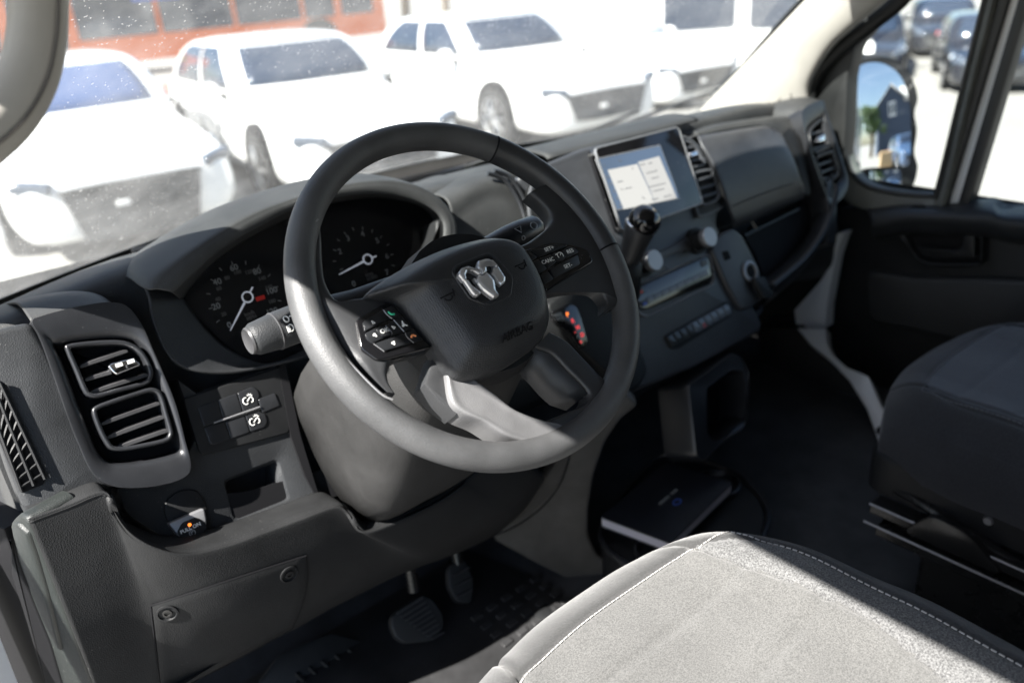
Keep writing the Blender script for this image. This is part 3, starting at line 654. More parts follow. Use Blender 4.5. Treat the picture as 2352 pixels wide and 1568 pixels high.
# ---- left end with its small side grille
dp('end_panel', [(-50,775), (0,752), (73,737), (110,800), (165,915), (225,1040), (262,1100), (240,1130), (120,1168), (66,1193), (20,1080), (-30,930)], .022, .09, 'dash', r=.01, bevel=.008)
gq = zm('z4', (-30,1130), (10,1200), (60,1290), (300,1850), (250,1880), (130,1900), (-30,1480))
gq = [(-12,868), (2,878), (24,915), (104,1098), (100,1112), (48,1133), (-12,985)]
dp('side_grille', gq, .0245, .012, 'black', r=.004, bevel=.001)
g3 = F([(0,878), (104,1100)], .027); g4 = F([(-10,965), (50,1128)], .027); g5 = F([(-3,915), (78,1115)], .027)
for a, b in ((g3[0], g3[1]), (g5[0], g5[1]), (g4[0], g4[1])): tube('grille_bar', [a, b], .0022, M['soft_black'], dash, nseg=6)
for i in range(9):
    t = (i+.5)/9; tube('grille_bar', [g3[0].lerp(g3[1], t), g4[0].lerp(g4[1], t)], .0016, M['soft_black'], dash, nseg=5)

# ---- air vents; louvres traced once on the left end and mirrored to the right end
def mirx(pts, s): return [V((p.x*s, p.y, p.z)) for p in pts]
def louvre(name, outl, slats, s, o, par, wall=.0055, tabp=None, dep=.035):
    P = mirx(F(outl, o), s); P = crom(P, 44, True); I = inset(P, wall, EN)
    par = ringp('air_vent', P, I, EN, dep, M['trim'], par, bevel=.0022, smooth=60)
    prism('louvre_well', [p-EN*(dep-.004) for p in I], EN, .004, M['black'], par)
    for a, b in slats:
        A, B = mirx(F([a, b], o-.006), s)
        d = (B-A).normalized(); u = EN.cross(d).normalized()*1
        if u.z < 0: u = -u
        q = [A, A+u*.0015+d*.010, B+u*.0015-d*.004, B, B-u*.0035, A-u*.0035]
        # blade: thin, tipped, 22 mm deep
        back = [p-EN*.022+u*.004 for p in q]
        vf('slat', q+back, [tuple(range(6)), tuple(range(11,5,-1))]+[(i, (i+1) % 6, 6+(i+1) % 6, 6+i) for i in range(6)], M['slat'], par, bevel=.0008)
    return P
up_out = zm('y7', (222,262), (250,222), (400,198), (600,184), (760,190), (880,238), (960,320), (1015,430), (1028,500), (1000,570), (930,605), (700,665), (520,712), (440,702), (385,650), (300,450))
lo_out = zm('y7', (466,840), (500,785), (620,735), (850,660), (1000,618), (1080,640), (1125,710), (1165,850), (1208,1000), (1205,1065), (1150,1118), (950,1165), (760,1198), (640,1185), (575,1110), (510,980))
up_sl = [((350,420),(790,275)), ((400,540),(900,400)), ((440,662),(978,492))]
lo_sl = [((540,945),(1082,752)), ((582,1075),(1122,878)), ((672,1168),(1162,1000))]
up_sl = [tuple(zm('y7', *q)) for q in up_sl]; lo_sl = [tuple(zm('y7', *q)) for q in lo_sl]
mod_o = zm('n', (79,786), (104,836), (167,1016), (199,1096), (222,1145), (252,1176), (300,1190), (380,1186), (448,1166), (466,1135), (452,1074), (430,990), (400,914), (372,850), (345,790), (310,747), (270,738), (229,741), (161,755), (100,772))
mod_i = zm('y7', (105,225), (190,400), (300,700), (420,1000), (490,1180), (560,1270), (660,1320), (900,1310), (1180,1250), (1275,1200), (1265,1110), (1190,860), (1110,640), (1010,360), (940,250), (860,185), (740,155), (560,155), (340,178), (160,205))
def ventmod(s):
    v = dash
    O = mirx(F(mod_o, .03), s); I = mirx(F(mod_i, .026), s)
    Oc = crom(O, 80, True); Ic = crom(I, 80, True)
    cc = sum(Oc, V())/80
    Ob = [cc+(p-cc)*1.03-EN*.07 for p in Oc]; Om = [cc+(p-cc)*1.012-EN*.010 for p in Oc]
    rows = [Ob, [p-EN*.03 for p in Om], Om, Oc, [a.lerp(b, .45)+EN*.002 for a, b in zip(Oc, Ic)], [a.lerp(b, .8)+EN*.001 for a, b in zip(Oc, Ic)], Ic, [p-EN*.006 for p in inset(Ic, .002, EN)], [p-EN*.03 for p in inset(Ic, .004, EN)]]
    gridmesh('vent_surround', rows, M['trim'], v, closed=True, smooth=60)
    prism('vent_backing', [p-EN*.028 for p in Ic], EN, .004, M['black'], v)
    louvre('vent', up_out, up_sl, s, .030, v); louvre('vent', lo_out, lo_sl, s, .030, v)
    # slider tab on the upper louvre
    tb = mirx(F(zm('y7', (612,425), (640,398), (840,348), (905,400), (900,420), (690,503), (655,480)), .040), s)
    tab = prism('vent_tab', rnd(tb, .002, 3), EN, .022, M['chrome'], v, bevel=.0018, bseg=3, smooth=50)
    for p in ((712,412), (820,380)):
        c = mirx(F(zm('y7', p), .0405), s)[0]
        box('tab_mark', c, .0038, .0022, .0004, M['white_print'], tab, ax=(EX, ES, EN), world=True)
ventmod(-1*-1)
ventmod(-1)
# hump over the left vent running back to the glass
def hump(s):
    tp = mirx(F(zm('z4', (215,805), (330,770), (480,735), (640,715), (780,730), (870,790), (930,870), (990,980)), .028), s)
    back = [p+V((0, .20, -.03)) for p in tp]; midr = [a.lerp(b, .35)+V((0,0,.016)) for a, b in zip(tp, back)]
    loft('vent_hump', [[p-EN*.004 for p in tp], [p+V((0,.012,.004)) for p in tp], midr, back], M['dash_top'], dash, nu=30, nv=14, smooth=180, solid=.003)
hump(1); hump(-1)

# ---- gauge binnacle
ci = [(418,690), (455,640), (520,580), (600,532), (680,495), (760,468), (860,455), (940,466), (985,490), (1000,525), (985,585), (930,650), (860,705), (760,770), (650,830), (590,835), (530,800), (470,745)]
cl_o = -.02
cl = crom(F(ci, cl_o), 80, True)
clus = prism('instrument_cluster', cl, EN, .01, M['black'], dash)
lipi = F([(396,672), (448,622), (520,562), (600,517), (680,478), (760,455), (860,443), (940,455), (998,483), (1020,520), (1008,578), (955,655)], .040)
lipo = F([(330,662), (350,628), (425,572), (540,500), (640,460), (760,424), (875,410), (955,424), (1012,460), (1042,512), (1036,575), (985,650)], .030)
lipt = [p+V((0,.010,.006)) for p in lipo]
base = F([(418,690), (455,640), (520,580), (600,532), (680,495), (760,468), (860,455), (940,466), (985,490), (1000,525), (985,585), (930,650)], cl_o)
lb = [p+V((0,.09,-.006)) for p in lipo]; lb2 = [p+V((0,.24,-.055)) for p in lipo]
loft('binnacle_hood', [base, [a.lerp(b, .8) for a, b in zip(base, lipi)], lipi, [a.lerp(b, .5)+EN*.008 for a, b in zip(lipi, lipo)], lipo, lb, lb2], M['dash_top'], dash, nu=64, nv=40, smooth=180, solid=.002)
# shelf below the gauges
sh_o = F([(330,662), (340,690), (352,750), (400,835), (500,860), (640,838), (760,800), (870,720), (985,650)], .012)
sh_i = F([(396,672), (418,690), (455,740), (510,795), (590,836), (650,832), (760,772), (870,700), (955,655)], -.016)
loft('gauge_shelf', [sh_o, [a.lerp(b, .45)-EN*.001 for a, b in zip(sh_o, sh_i)], sh_i], M['dash'], dash, nu=40, nv=12, smooth=180, solid=.004)
GO = cl_o+.0012
def gtext(s_, p, size, m, k): ftext('gauge_number', s_, zm(k, p)[0], GO, size, M[m], clus, bold=.0002)
def gauge(k, hub, tip, tail, nums, size, inner=(), ticks=()):
    h = F(zm(k, hub), GO+.004)[0]
    tube('gauge_hub', [h+(EX*math.cos(t)+ES*math.sin(t))*.0072 for t in np.linspace(0, 2*math.pi, 30)[:-1]], .0011, M['needle'], clus, closed=True, nseg=6)
    a, b = F(zm(k, tip), GO+.004)[0], F(zm(k, tail), GO+.004)[0]
    d = (a-h).normalized(); tube('needle', [h+d*.009, a], [.0016, .0007], M['needle'], clus, nseg=6)
    d = (b-h).normalized(); tube('needle', [h+d*.007, b], [.0010, .0012], M['needle'], clus, nseg=6)
    lathe('hub_cap', [(.0001,.003), (.006,.0025), (.0065,0)], h-EN*.002, EN, M['gloss'], clus, nseg=20)
    for s_, p in nums: gtext(s_, p, size, 'grey_print', k)
    for s_, p in inner: gtext(s_, p, size*.62, 'dim_print', k)
    for p in ticks:
        c = F(zm(k, p), GO)[0]; d = (h-c).normalized(); tube('gauge_tick', [c-d*.0025, c+d*.0025], .0006, M['grey_print'], clus, nseg=4)
gauge('z4', (1692,630), (1575,858), (1727,562), [('0',(1568,822)), ('20',(1478,695)), ('40',(1486,527)), ('60',(1600,430)), ('80',(1757,455)), ('100',(1856,588)), ('120',(1860,730))], .0115,
      [('20',(1530,748)), ('40',(1490,645)), ('60',(1497,572)), ('80',(1553,500)), ('100',(1622,462)), ('120',(1700,460)), ('140',(1792,503)), ('160',(1838,562)), ('180',(1860,660)), ('MPH',(1720,770)), ('km/h',(1705,742))],
      [(1440,707), (1452,515), (1588,400), (1680,395), (1768,420), (1840,482), (1890,562), (1910,655), (1508,440), (1425,608), (1490,795)])
gauge('z5', (610,652), (415,756), (668,630), [('0',(515,820)), ('2',(420,600)), ('3',(476,510)), ('4',(575,480)), ('5',(676,526)), ('6',(742,632)), ('7',(742,742))], .0115, [('RPM',(622,758)), ('x1000',(640,778))],
      [(385,590), (382,665), (430,720), (410,522), (455,475), (510,445), (575,440), (640,460), (700,500), (748,552), (775,620), (785,695)])
c = F(zm('z4', (1780,637)), GO+.001)[0]; box('red_marker', c, .0062, .0028, .0006, M['red_print'], clus, ax=(EX, ES, EN))
c = F(zm('z5', (560,585)), GO)[0]
# lens
prism('cluster_lens', [p+EN*.012 for p in cl], EN, .0015, M['lens'], dash)
# fresh-air side piece at the right of the hood
dp('hood_end', [(1003,500), (1040,512), (1036,572), (990,640), (950,660), (985,590), (1003,540)], .035, .06, 'soft_black', r=.008, bevel=.006)
# swept panel between gauges and centre stack
sw1 = F([(1015,450), (1060,425), (1110,405), (1160,400)], -.015); sw2 = F([(1040,520), (1100,470), (1160,460), (1200,480)], .0); sw3 = F([(1030,600), (1120,530), (1180,540), (1215,560)], .0); sw4 = F([(980,680), (1060,660), (1150,640), (1220,640)], -.01)
loft('swept_panel', [[p+V((0,.15,-.02)) for p in sw1], sw1, sw2, sw3, sw4], M['dash_top'], dash, nu=24, nv=24, smooth=180, solid=.004)
for pts in ([(1120,398), (1160,415), (1195,470), (1215,540)], [(1135,392), (1172,408), (1205,462), (1228,535)]):
    tube('panel_edge', crom(F(pts, .006), 24), .004, M['trim'], dash, nseg=8)

# ---- switch panel left of the column
LF = F([(395,830), (440,905), (640,835), (650,860), (668,1000), (700,1085), (780,1170), (560,1225), (380,1240), (285,1180), (262,1110), (420,1060), (445,1010), (425,930)], -.002)
po = rnd(F(zm('z7', (1410,290), (1750,155), (1830,410), (1480,550)), -.002), .006, 4); pi_ = rnd(F(zm('z7', (1418,300), (1745,172), (1745,392), (1462,505)), -.008), .006, 4)
pc_ = sum(po, V())/len(po); A_, B_ = star(LF, po, pc_, EN, 90); A_2, C_ = star(LF, [p+EN*.006 for p in pi_], pc_, EN, 90); C_ = [p-EN*.006 for p in C_]
gridmesh('lower_fascia', [[p-EN*.05 for p in A_], [p-EN*.003 for p in A_], inset(A_, .002, EN), inset(B_, -.002, EN), [p-EN*.001 for p in B_], C_, [p-EN*.05 for p in C_]], M['dash'], dash, closed=True, smooth=40)
prism('pocket_back', [p-EN*.05 for p in C_], EN, .003, M['dash'], dash)
dp('switch_panel', zm('y7', (1300,720), (2185,425), (2230,500), (2275,950), (2265,1030), (1480,1240), (1440,1200), (1310,770)), .003, .02, 'soft_black', r=.008, bevel=.002)
def sw(pts, mark=None):
    b = dp('switch', zm('y7', *pts), .0048, .01, 'button', r=.0025, bevel=.001)
    return b
sw([(1430,800), (1605,735), (1655,905), (1485,975)]); sw([(1612,732), (1785,672), (1838,840), (1662,900)]); sw([(1792,668), (1930,610), (1975,640), (1995,700), (1975,730), (1985,790), (1845,840)])
sw([(1488,985), (1575,960), (1600,950), (1672,930), (1725,1090), (1580,1140), (1540,1130)]); sw([(1680,925), (1855,870), (1905,1025), (1732,1085)]); sw([(1862,868), (1985,830), (2020,850), (2045,860), (2065,930), (2040,980), (1912,1022)])
sw([(1980,725), (2135,668), (2180,785), (2020,850)])
a, b = F(zm('y7', (1580,940), (1995,795)), .0062); tube('divider_bar', [a, b], .0012, M['satin_silver'], dash, nseg=8)
for p in ((1895,725), (1955,915)):
    c = F(zm('y7', p), .0052)[0]
    tube('switch_mark', [c+EX*(-.0045+.0036*math.cos(t))+ES*(-.001+.0045*math.sin(t)) for t in np.linspace(R(60), R(300), 10)], .0007, M['white_print'], dash, nseg=5)
    tube('switch_mark', [c+EX*(.003+.0022*math.cos(t))+ES*(-.0015+.0036*math.sin(t)) for t in np.linspace(R(-120), R(120), 8)], .0006, M['white_print'], dash, nseg=5)
    for a_ in (50, 90, 130, 10): tube('switch_mark', [c+EX*.002+ES*.003+(EX*math.cos(R(a_))+ES*math.sin(R(a_)))*.002, c+EX*.002+ES*.003+(EX*math.cos(R(a_))+ES*math.sin(R(a_)))*.004], .0006, M['white_print'], dash, nseg=4)
    tube('switch_mark', [c-EX*.003-ES*.002, c+EX*.002+ES*.002], .0006, M['white_print'], dash, nseg=4)
# parking brake switch
dp('brake_well', zm('z7', (1040,420), (1130,350), (1240,345), (1300,430), (1335,590), (1310,650), (1160,690), (1100,650), (1035,500)), .002, .01, 'soft_black', r=.008, bevel=.002)
dp('brake_switch', zm('z7', (1060,560), (1290,462), (1305,545), (1300,600), (1270,640), (1150,665), (1110,625)), .012, .02, 'satin_silver', r=.004, bevel=.002)
dp('brake_switch_face', zm('z7', (1115,620), (1150,555), (1240,520), (1300,560), (1305,600), (1275,640), (1155,665)), .0135, .01, 'soft_black', r=.004, bevel=.001)
ftext('switch_lettering', 'PULL ON', zm('z7', (1202,590))[0], .0142, .0062, M['white_print'], dash, bold=.0002)
ftext('switch_lettering', '(P)', zm('z7', (1212,617))[0], .0142, .0075, M['grey_print'], dash, bold=.0001)
c = F(zm('z7', (1196,569)), .0142)[0]; lathe('brake_lamp', [(.0001,.0012), (.0018,.001), (.0022,0)], c, EN, M['amber_light'], dash, nseg=12)

# ---- knee bolster with the trough edge
rim_px = [(66,1196), (150,1165), (238,1133), (262,1175), (300,1222), (360,1255), (430,1268), (520,1250), (610,1218), (700,1185), (770,1160), (800,1170), (835,1212), (900,1195), (1000,1150), (1060,1110), (1085,1085), (1180,1020)]
low_px = [(240,1640), (300,1620), (350,1600), (420,1570), (480,1540), (550,1505), (620,1470), (690,1435), (760,1395), (830,1360), (900,1325), (960,1300), (1020,1275), (1080,1250), (1130,1225), (1170,1195), (1205,1160), (1240,1100)]
rim3 = F(rim_px, .055); low3 = [onplane(x, y, (0,-1,-.25), (0,.27,.25)) for x, y in low_px]
# turn the lower edge inward under the dash
r2 = [p+EN*.008+V((0,0,-.012)) for p in rim3]
mids = [a.lerp(b, .5)+V((0,-.03,-.0)) for a, b in zip(r2, low3)]
bk = [p+V((0,.05,-.004)) for p in rim3]; bk2 = [p+V((0,.10,.02)) for p in low3]
bol = loft('knee_bolster', [bk, [p+V((0,.012,.002)) for p in rim3], rim3, r2, mids, low3, bk2], M['bolster'], dash, nu=90, nv=44, smooth=180, solid=.004)
# its outer end facing the door, and the black seals and jamb beyond it
EDN = V((-.95,-.3,0)).normalized(); EDP = rim3[0]
def oe(pts, o=0): return [onplane(x, y, EDN, EDP+EDN*o) for x, y in pts]
prism('bolster_end', rnd(oe([(42,1180), (68,1195), (115,1320), (165,1455), (235,1640), (140,1640), (92,1460), (52,1340), (24,1228), (20,1200)], .002), .01, 3), EDN, .05, M['jamb'], dash, bevel=.006, smooth=60)
prism('end_cap', rnd(oe([(20,1205), (35,1200), (62,1225), (80,1275), (105,1360), (125,1440), (140,1500), (118,1480), (85,1400), (50,1310)], .006), .006, 3), EDN, .02, M['jamb'], dash, bevel=.005, smooth=60)
prism('end_recess', rnd(oe([(22,1235), (40,1290), (78,1390), (115,1480), (150,1600), (110,1600), (60,1430), (25,1320)], .004), .006, 3), EDN, .02, M['black'], dash, bevel=.003, smooth=60)
# trough floor behind the edge
dp('trough_void', [(270,1170), (420,1235), (690,1165), (800,1130), (840,1190), (1000,1130), (1070,1060), (900,1030), (700,1090), (560,1130), (400,1140)], -.004, .01, 'black', r=.01, bevel=0)
# ---- centre stack
CX0, CX1 = .084, .320
def stack(pts, o, depth, m='trim', **k): return dp('stack', pts, o, depth, m, **k)
dp('stack_body', [(1185,408), (1260,372), (1338,340), (1440,318), (1532,300), (1575,312), (1625,395), (1660,470), (1645,512), (1668,560), (1700,640), (1752,742), (1748,760), (1600,842), (1452,902), (1430,895), (1400,760), (1340,560)], .012, .10, 'stack', r=.015, bevel=.008)
loft('stack_top', [[FP(x, .745, .004)+V((0,0,-.002)) for x in (.0, .1, .2, .3, .42)], [FP(x, .757, -.012) for x in (.0, .1, .2, .3, .42)], [V((x, .50, .748)) for x in (.0, .1, .2, .3, .42)], [V((x, .66, .70)) for x in (.0, .1, .2, .3, .42)]], M['dash_top'], dash, nu=20, nv=12, smooth=180, solid=.004)
bz = rnd([FP(CX0, .738, .032), FP(CX1, .738, .032), FP(CX1, .594, .032), FP(CX0, .594, .032)], .012, 5)
bezel = prism('screen_bezel', bz, EN, .035, M['gloss'], dash, bevel=.003, bseg=4, smooth=60)
ringp('bezel_glint', [p+EN*.0012-ES*0 for p in bz], inset([p+EN*.0012 for p in bz], .0032, EN), EN, .012, M['satin_silver'], dash, bevel=.0012)  # silver ring stands in for sky reflected along the bezel edge
si = F(zm('z6', (548,242), (985,148), (1122,520), (690,600)), .0325)
ringp('screen_frame', rnd([p for p in si], .003, 3), rnd(inset(si, .0028, EN), .003, 3), EN, .004, M['satin_silver'], dash, bevel=.0008)
M['screen_dark'] = mat('screen_dark', (.02, .03, .05), .12, emit=(.10, .14, .2), estr=.25)
M['screen_light'] = mat('screen_light', (.1, .1, .1), .12, emit=(.95, .93, .86), estr=.155)
M['screen_light2'] = mat('screen_light_panel', (.1, .1, .1), .12, emit=(.93, .91, .85), estr=.14)
M['screen_ink'] = mat('screen_ink', (.02, .02, .02), .12, emit=(.3, .33, .36), estr=.12)
screen = prism('screen', rnd(inset(si, .003, EN), .002, 3), EN, .003, M['screen_dark'], dash, smooth=0)
s_ll = F(zm('z6', (628,322), (828,282), (950,545), (738,590)), .0332); s_rr = F(zm('z6', (834,268), (978,228), (1100,515), (955,545)), .0332)
prism('screen_panel', s_ll, EN, .0006, M['screen_light'], screen, smooth=0); prism('screen_panel', s_rr, EN, .0006, M['screen_light2'], screen, smooth=0)
def ink(k, a, b, r=.0007):
    A, B = F(zm(k, a, b), .0336); tube('screen_mark', [A, B], r, M['screen_ink'], screen, nseg=4)
for a, b in (((845,290),(880,280)), ((905,278),(930,272)), ((890,345),(965,325)), ((925,380),(975,368)), ((905,440),(1020,412)), ((935,468),(1010,450)), ((925,525),(970,515)), ((1010,505),(1060,492)), ((690,405),(728,398)), ((715,455),(730,452)), ((745,450),(790,440)), ((860,505),(880,520)), ((792,305),(800,318)), ((700,255),(722,262)), ((600,280),(606,300))): ink('z6', a, b)
for i in range(5):
    c = F(zm('z6', (625+i*22, 370+i*48)), .0336)[0]; box('screen_icon', c, .002, .002, .0003, M['screen_ink'], screen, ax=(EX, ES, EN))
# centre vents, one pair each side of the screen
cvo = zm('z6', (1050,105), (1100,80), (1180,95), (1260,165), (1335,290), (1395,440), (1425,545), (1405,585), (1265,645), (1235,600), (1180,430), (1110,250))
cvu = zm('z6', (1085,140), (1110,118), (1180,118), (1240,165), (1285,240), (1302,280), (1275,298), (1200,310), (1165,285), (1125,220))
cvl = zm('z6', (1212,355), (1240,328), (1330,312), (1358,340), (1385,410), (1402,490), (1370,538), (1300,566), (1268,545), (1240,460))
cs_u = [((1130,180),(1225,160)), ((1150,215),(1255,205)), ((1190,262),(1290,248))]; cs_l = [((1240,395),(1355,360)), ((1255,450),(1375,415)), ((1275,505),(1392,470))]
def cvent(flip):
    def g(pts, o):
        P = F(pts, o); return [V((.295-p.x, p.y, p.z)) for p in P] if flip else P
    O = crom(g(cvo, .020), 40, True)
    prism('vent_surround', O, EN, .05, M['soft_black'], dash, bevel=.005, bseg=3, smooth=60)
    ringp('vent_edge', O, inset(O, .006, EN), EN, .03, M['sheen_trim'], dash, bevel=.002)  # pale ring painted as the highlight along the vent rim
    for outl, sl in ((cvu, cs_u), (cvl, cs_l)):
        P = crom(g(outl, .027), 36, True); I = inset(P, .0055, EN)
        av = ringp('air_vent', P, I, EN, .02, M['sheen_trim'], dash, bevel=.0022, smooth=60)
        prism('louvre_well', [p-EN*.0055 for p in I], EN, .003, M['black'], av)
        for a, b in sl:
            A, B = g(zm('z6', a, b), .0235); tube('slat', [A, B], .0026, M['sheen_trim'], av, nseg=6)
    c = g(zm('z6', (1205,218)), .034)[0]; box('vent_tab', c, .011, .0045, .006, M['chrome'], dash, ax=(EX, ES, EN), bevel=.002)
cvent(False); cvent(True)
# knobs and the little buttons between them
def knob(p):
    c = fa(p, .014); t = lathe('knob', [(.026,-.004), (.026,.004), (.019,.006), (.0185,.030), (.018,.032)], c, EN, M['soft_black'], dash, nseg=32)
    lathe('knob_cap', [(.0185,.022), (.0195,.024), (.0195,.034), (.0185,.036), (.0001,.0362)], c, EN, M['satin_silver'], t, nseg=32)
dp('radio_strip', zm('y8', (560,60), (760,90), (1040,-20), (1200,-140), (1420,-200), (1440,-60), (1380,20), (1080,60), (820,190), (640,340), (480,380)), .0155, .01, 'stack', r=.01, bevel=.002)
knob((1600,553)); knob((1474,606))
for i in range(7):
    c = F(zm('y8', (815+i*34, 112-i*13)), .0165)[0]; box('radio_button', c, .004, .0055, .0012, M['slat'], dash, ax=(EX, ES, EN), bevel=.0005)
# climate panel
dp('climate_panel', zm('y8', (500,520), (1380,125), (1425,140), (1470,390), (1440,455), (690,765), (600,755), (550,680)), .018, .02, 'gloss', r=.008, bevel=.003)
dp('climate_surround', zm('y8', (480,500), (1380,100), (1450,120), (1500,390), (1460,480), (690,860), (590,830), (530,700)), .0145, .02, 'stack', r=.01, bevel=.002)
ed_ = rnd(F(zm('y8', (485,505), (1382,108), (1445,125), (1492,392), (1452,470), (690,845), (592,815), (535,695)), .0165), .01, 4); tube('climate_edge', ed_, .0016, M['satin_silver'], dash, closed=True, nseg=6)
for i in range(8):
    a = (650+i*92, 700-i*43); b = (a[0]+86, a[1]-40)
    dp('climate_button', zm('y8', (a[0]+18,a[1]-75+i*1), (b[0]+18,b[1]-75), (b[0]+40,b[1]-10), (a[0]+40,a[1]-10)), .0195, .004, 'sheen_button', r=.001, bevel=.0006)
dp('climate_button', zm('y8', (550,520), (640,480), (665,560), (580,600)), .0195, .004, 'button', r=.001, bevel=.0006)
dp('climate_button', zm('y8', (600,670), (690,630), (715,690), (630,730)), .0195, .004, 'button', r=.001, bevel=.0006)
dp('climate_button', zm('y8', (1325,180), (1395,150), (1415,220), (1345,255)), .0195, .004, 'button', r=.001, bevel=.0006)
c = F(zm('y8', (618,550)), .0202)[0]; box('temperature_mark', c, .003, .0022, .0004, M['red_print'], dash, ax=(EX, ES, EN))
c = F(zm('y8', (660,690)), .0202)[0]; box('temperature_mark', c, .005, .0025, .0004, M['busblue'], dash, ax=(EX, ES, EN))
# lower switch strip
dp('strip_well', zm('y8', (885,1085), (950,1040), (1640,655), (1690,680), (1735,790), (1690,840), (1060,1235), (970,1235)), .0145, .01, 'soft_black', r=.008, bevel=.002)
for i in range(10):
    t0, t1 = i/10+.006, (i+1)/10-.006
    def q(t, up): 
        x = 915+(1650-915)*t; y = 1080+(680-1080)*t
        return (x+(70 if up else 0), y+(125 if up else 10))
    dp('strip_button', zm('y8', q(t0, 0), q(t1, 0), q(t1, 1), q(t0, 1)), .019, .006, 'sheen_button' if i > 3 else 'button', r=.0015, bevel=.001)  # buttons towards the right carry the painted sky reflection
c = F(zm('y8', (1375,950)), .0196)[0]; tube('hazard_mark', [c+ES*.005, c-EX*.005-ES*.003, c+EX*.005-ES*.003], .0006, M['red_print'], dash, closed=True, nseg=4)
# lower edge of the stack
dp('stack_skirt', zm('y8', (640,960), (760,985), (1010,1390), (1800,920), (2080,680), (2090,760), (2060,820), (1700,1100), (1000,1480), (560,1620), (500,1560), (780,1400), (760,1250)), .010, .07, 'stack', r=.008, bevel=.006)
# right-hand socket panel
dp('socket_panel', zm('z6', (1330,860), (1390,760), (1480,715), (1545,760), (1620,900), (1670,1010), (1700,1200), (1600,1270), (1540,1280), (1440,1100)), .022, .04, 'stack', r=.012, bevel=.006)
dp('usb_port', zm('z6', (1408,880), (1450,870), (1472,925), (1432,942)), .0235, .006, 'black', r=.002, bevel=.001)
so = F(zm('z6', (1600,1015)), .024)[0]
lathe('socket', [(.022,-.002), (.022,.003), (.017,.004), (.015,-.004), (.0001,-.006)], so, EN, M['satin_silver'], dash, nseg=28)
lathe('socket_hole', [(.013,.001), (.0001,.0012)], so, EN, M['black'], dash, nseg=20)
dp('socket_flap', zm('z6', (1630,1060), (1700,1045), (1765,1160), (1750,1190), (1700,1200), (1650,1110)), .040, .012, 'soft_black', r=.004, bevel=.003)

# ---- passenger side: glovebox lid, open shelf and its lip
lid = zm('z3', (255,860), (520,815), (690,800), (790,840), (860,930), (910,1060), (945,1210), (935,1270), (700,1370), (500,1452), (480,1380), (440,1200), (370,1010))
gl_r = [((255,862), (420,836), (560,815), (690,800), (780,835)), ((300,930), (470,890), (620,868), (760,865), (845,930)), ((370,1050), (540,1005), (700,980), (820,985), (890,1030)), ((430,1200), (590,1150), (740,1110), (850,1105), (922,1130)), ((475,1340), (620,1290), (750,1245), (860,1215), (945,1200)), ((500,1450), (630,1400), (750,1350), (860,1305), (938,1268))]
g3_ = [F(zm('z3', *r_), o_) for r_, o_ in zip(gl_r, (.006, .022, .032, .034, .028, .012))]
loft('glovebox_lid', [[p-EN*.05 for p in g3_[0]]]+g3_+[[p-EN*.05 for p in g3_[-1]]], M['stack'], dash, nu=30, nv=40, smooth=180, solid=.004)
a, b = zm('z3', (495,1315), (890,1165)); tube('lid_seam', crom([fa(a, .030), fa(((a[0]+b[0])/2, (a[1]+b[1])/2-2), .034), fa(b, .031)], 16), .0009, M['black'], dash, nseg=5)
gtop = zm('z3', (210,860), (380,800), (560,770), (760,745), (900,740)); gb = zm('z3', (255,865), (520,818), (690,803), (790,842), (860,930))
T3 = F(gtop, -.02); B3 = F(gb, .012)
loft('glovebox_brow', [B3, [a.lerp(b, .5)+V((0,-.004,.008)) for a, b in zip(B3, T3)], T3, [p+V((0,.12,-.02)) for p in T3], [p+V((0,.28,-.08)) for p in T3]], M['dash_top'], dash, nu=24, nv=20, smooth=180, solid=.004)
dp('vent_pillar', zm('z3', (800,850), (860,800), (960,900), (1000,1240), (960,1260), (940,1200), (905,1030)), .016, .06, 'soft_black', r=.01, bevel=.006)
# shelf opening
dp('shelf_void', zm('z6', (1560,780), (1960,560), (2140,430), (2190,560), (2050,860), (1760,1110), (1700,1080), (1640,900)), -.018, .01, 'black', r=.01, bevel=0)
lp = zm('z6', (1745,1110), (1860,1020), (1980,910), (2090,760), (2150,620), (2185,500), (2190,420))
lip = F(lp, .03); lpb = [p+V((0,.10,-.03)) for p in lip]; lpd = [p+V((.0,.03,-.06)) for p in lip]; lpe = [p+V((0,.12,-.12)) for p in lip]
loft('shelf_lip', [[p+V((0,.03,-.006)) for p in lip], lip, [p+V((0,.002,-.012)) for p in lip], lpd, lpe], M['trim'], dash, nu=30, nv=16, smooth=180, solid=.004)
a = zm('z6', (1560,770), (1930,590)); tube('shelf_edge', F(a, .0), .003, M['trim'], dash, nseg=6)
# right cheek where the dash meets the door
ck = zm('z3', (1085,1190), (1135,1100), (1150,1230), (1165,1330), (1160,1560), (1090,1560), (1110,1350))
dp('end_cheek', ck, .03, .08, 'trim', r=.008, bevel=.006)

# ---- steering column shroud and stalks (fixed to the dash)
col = dash
def cs(w, hx, vt, vb, dx=0):
    P = [(-hx, vt*.5), (-hx*.85, vt*.92), (0, vt), (hx*.85, vt*.92), (hx, vt*.5), (hx, -.01), (hx*.96, -vb*.6), (hx*.7, -vb*.96), (0, -vb), (-hx*.7, -vb*.96), (-hx*.96, -vb*.6), (-hx, -.01)]
    return crom([wp(a+dx, b, w) for a, b in P], 48, True)
gridmesh('column_shroud', [cs(-.055, .072, .045, .06), cs(-.06, .082, .055, .075), cs(-.10, .094, .065, .095), cs(-.17, .10, .07, .115), cs(-.24, .104, .07, .14), cs(-.31, .104, .07, .16), cs(-.40, .10, .06, .16)], M['taupe'], col, closed=True, caps=True, smooth=180)
# dark gap beside the shroud
dp('column_gap', [(640,840), (655,830), (690,1000), (730,1130), (775,1165), (740,1165), (700,1090), (668,1000)], .004, .02, 'black', r=.004, bevel=0)
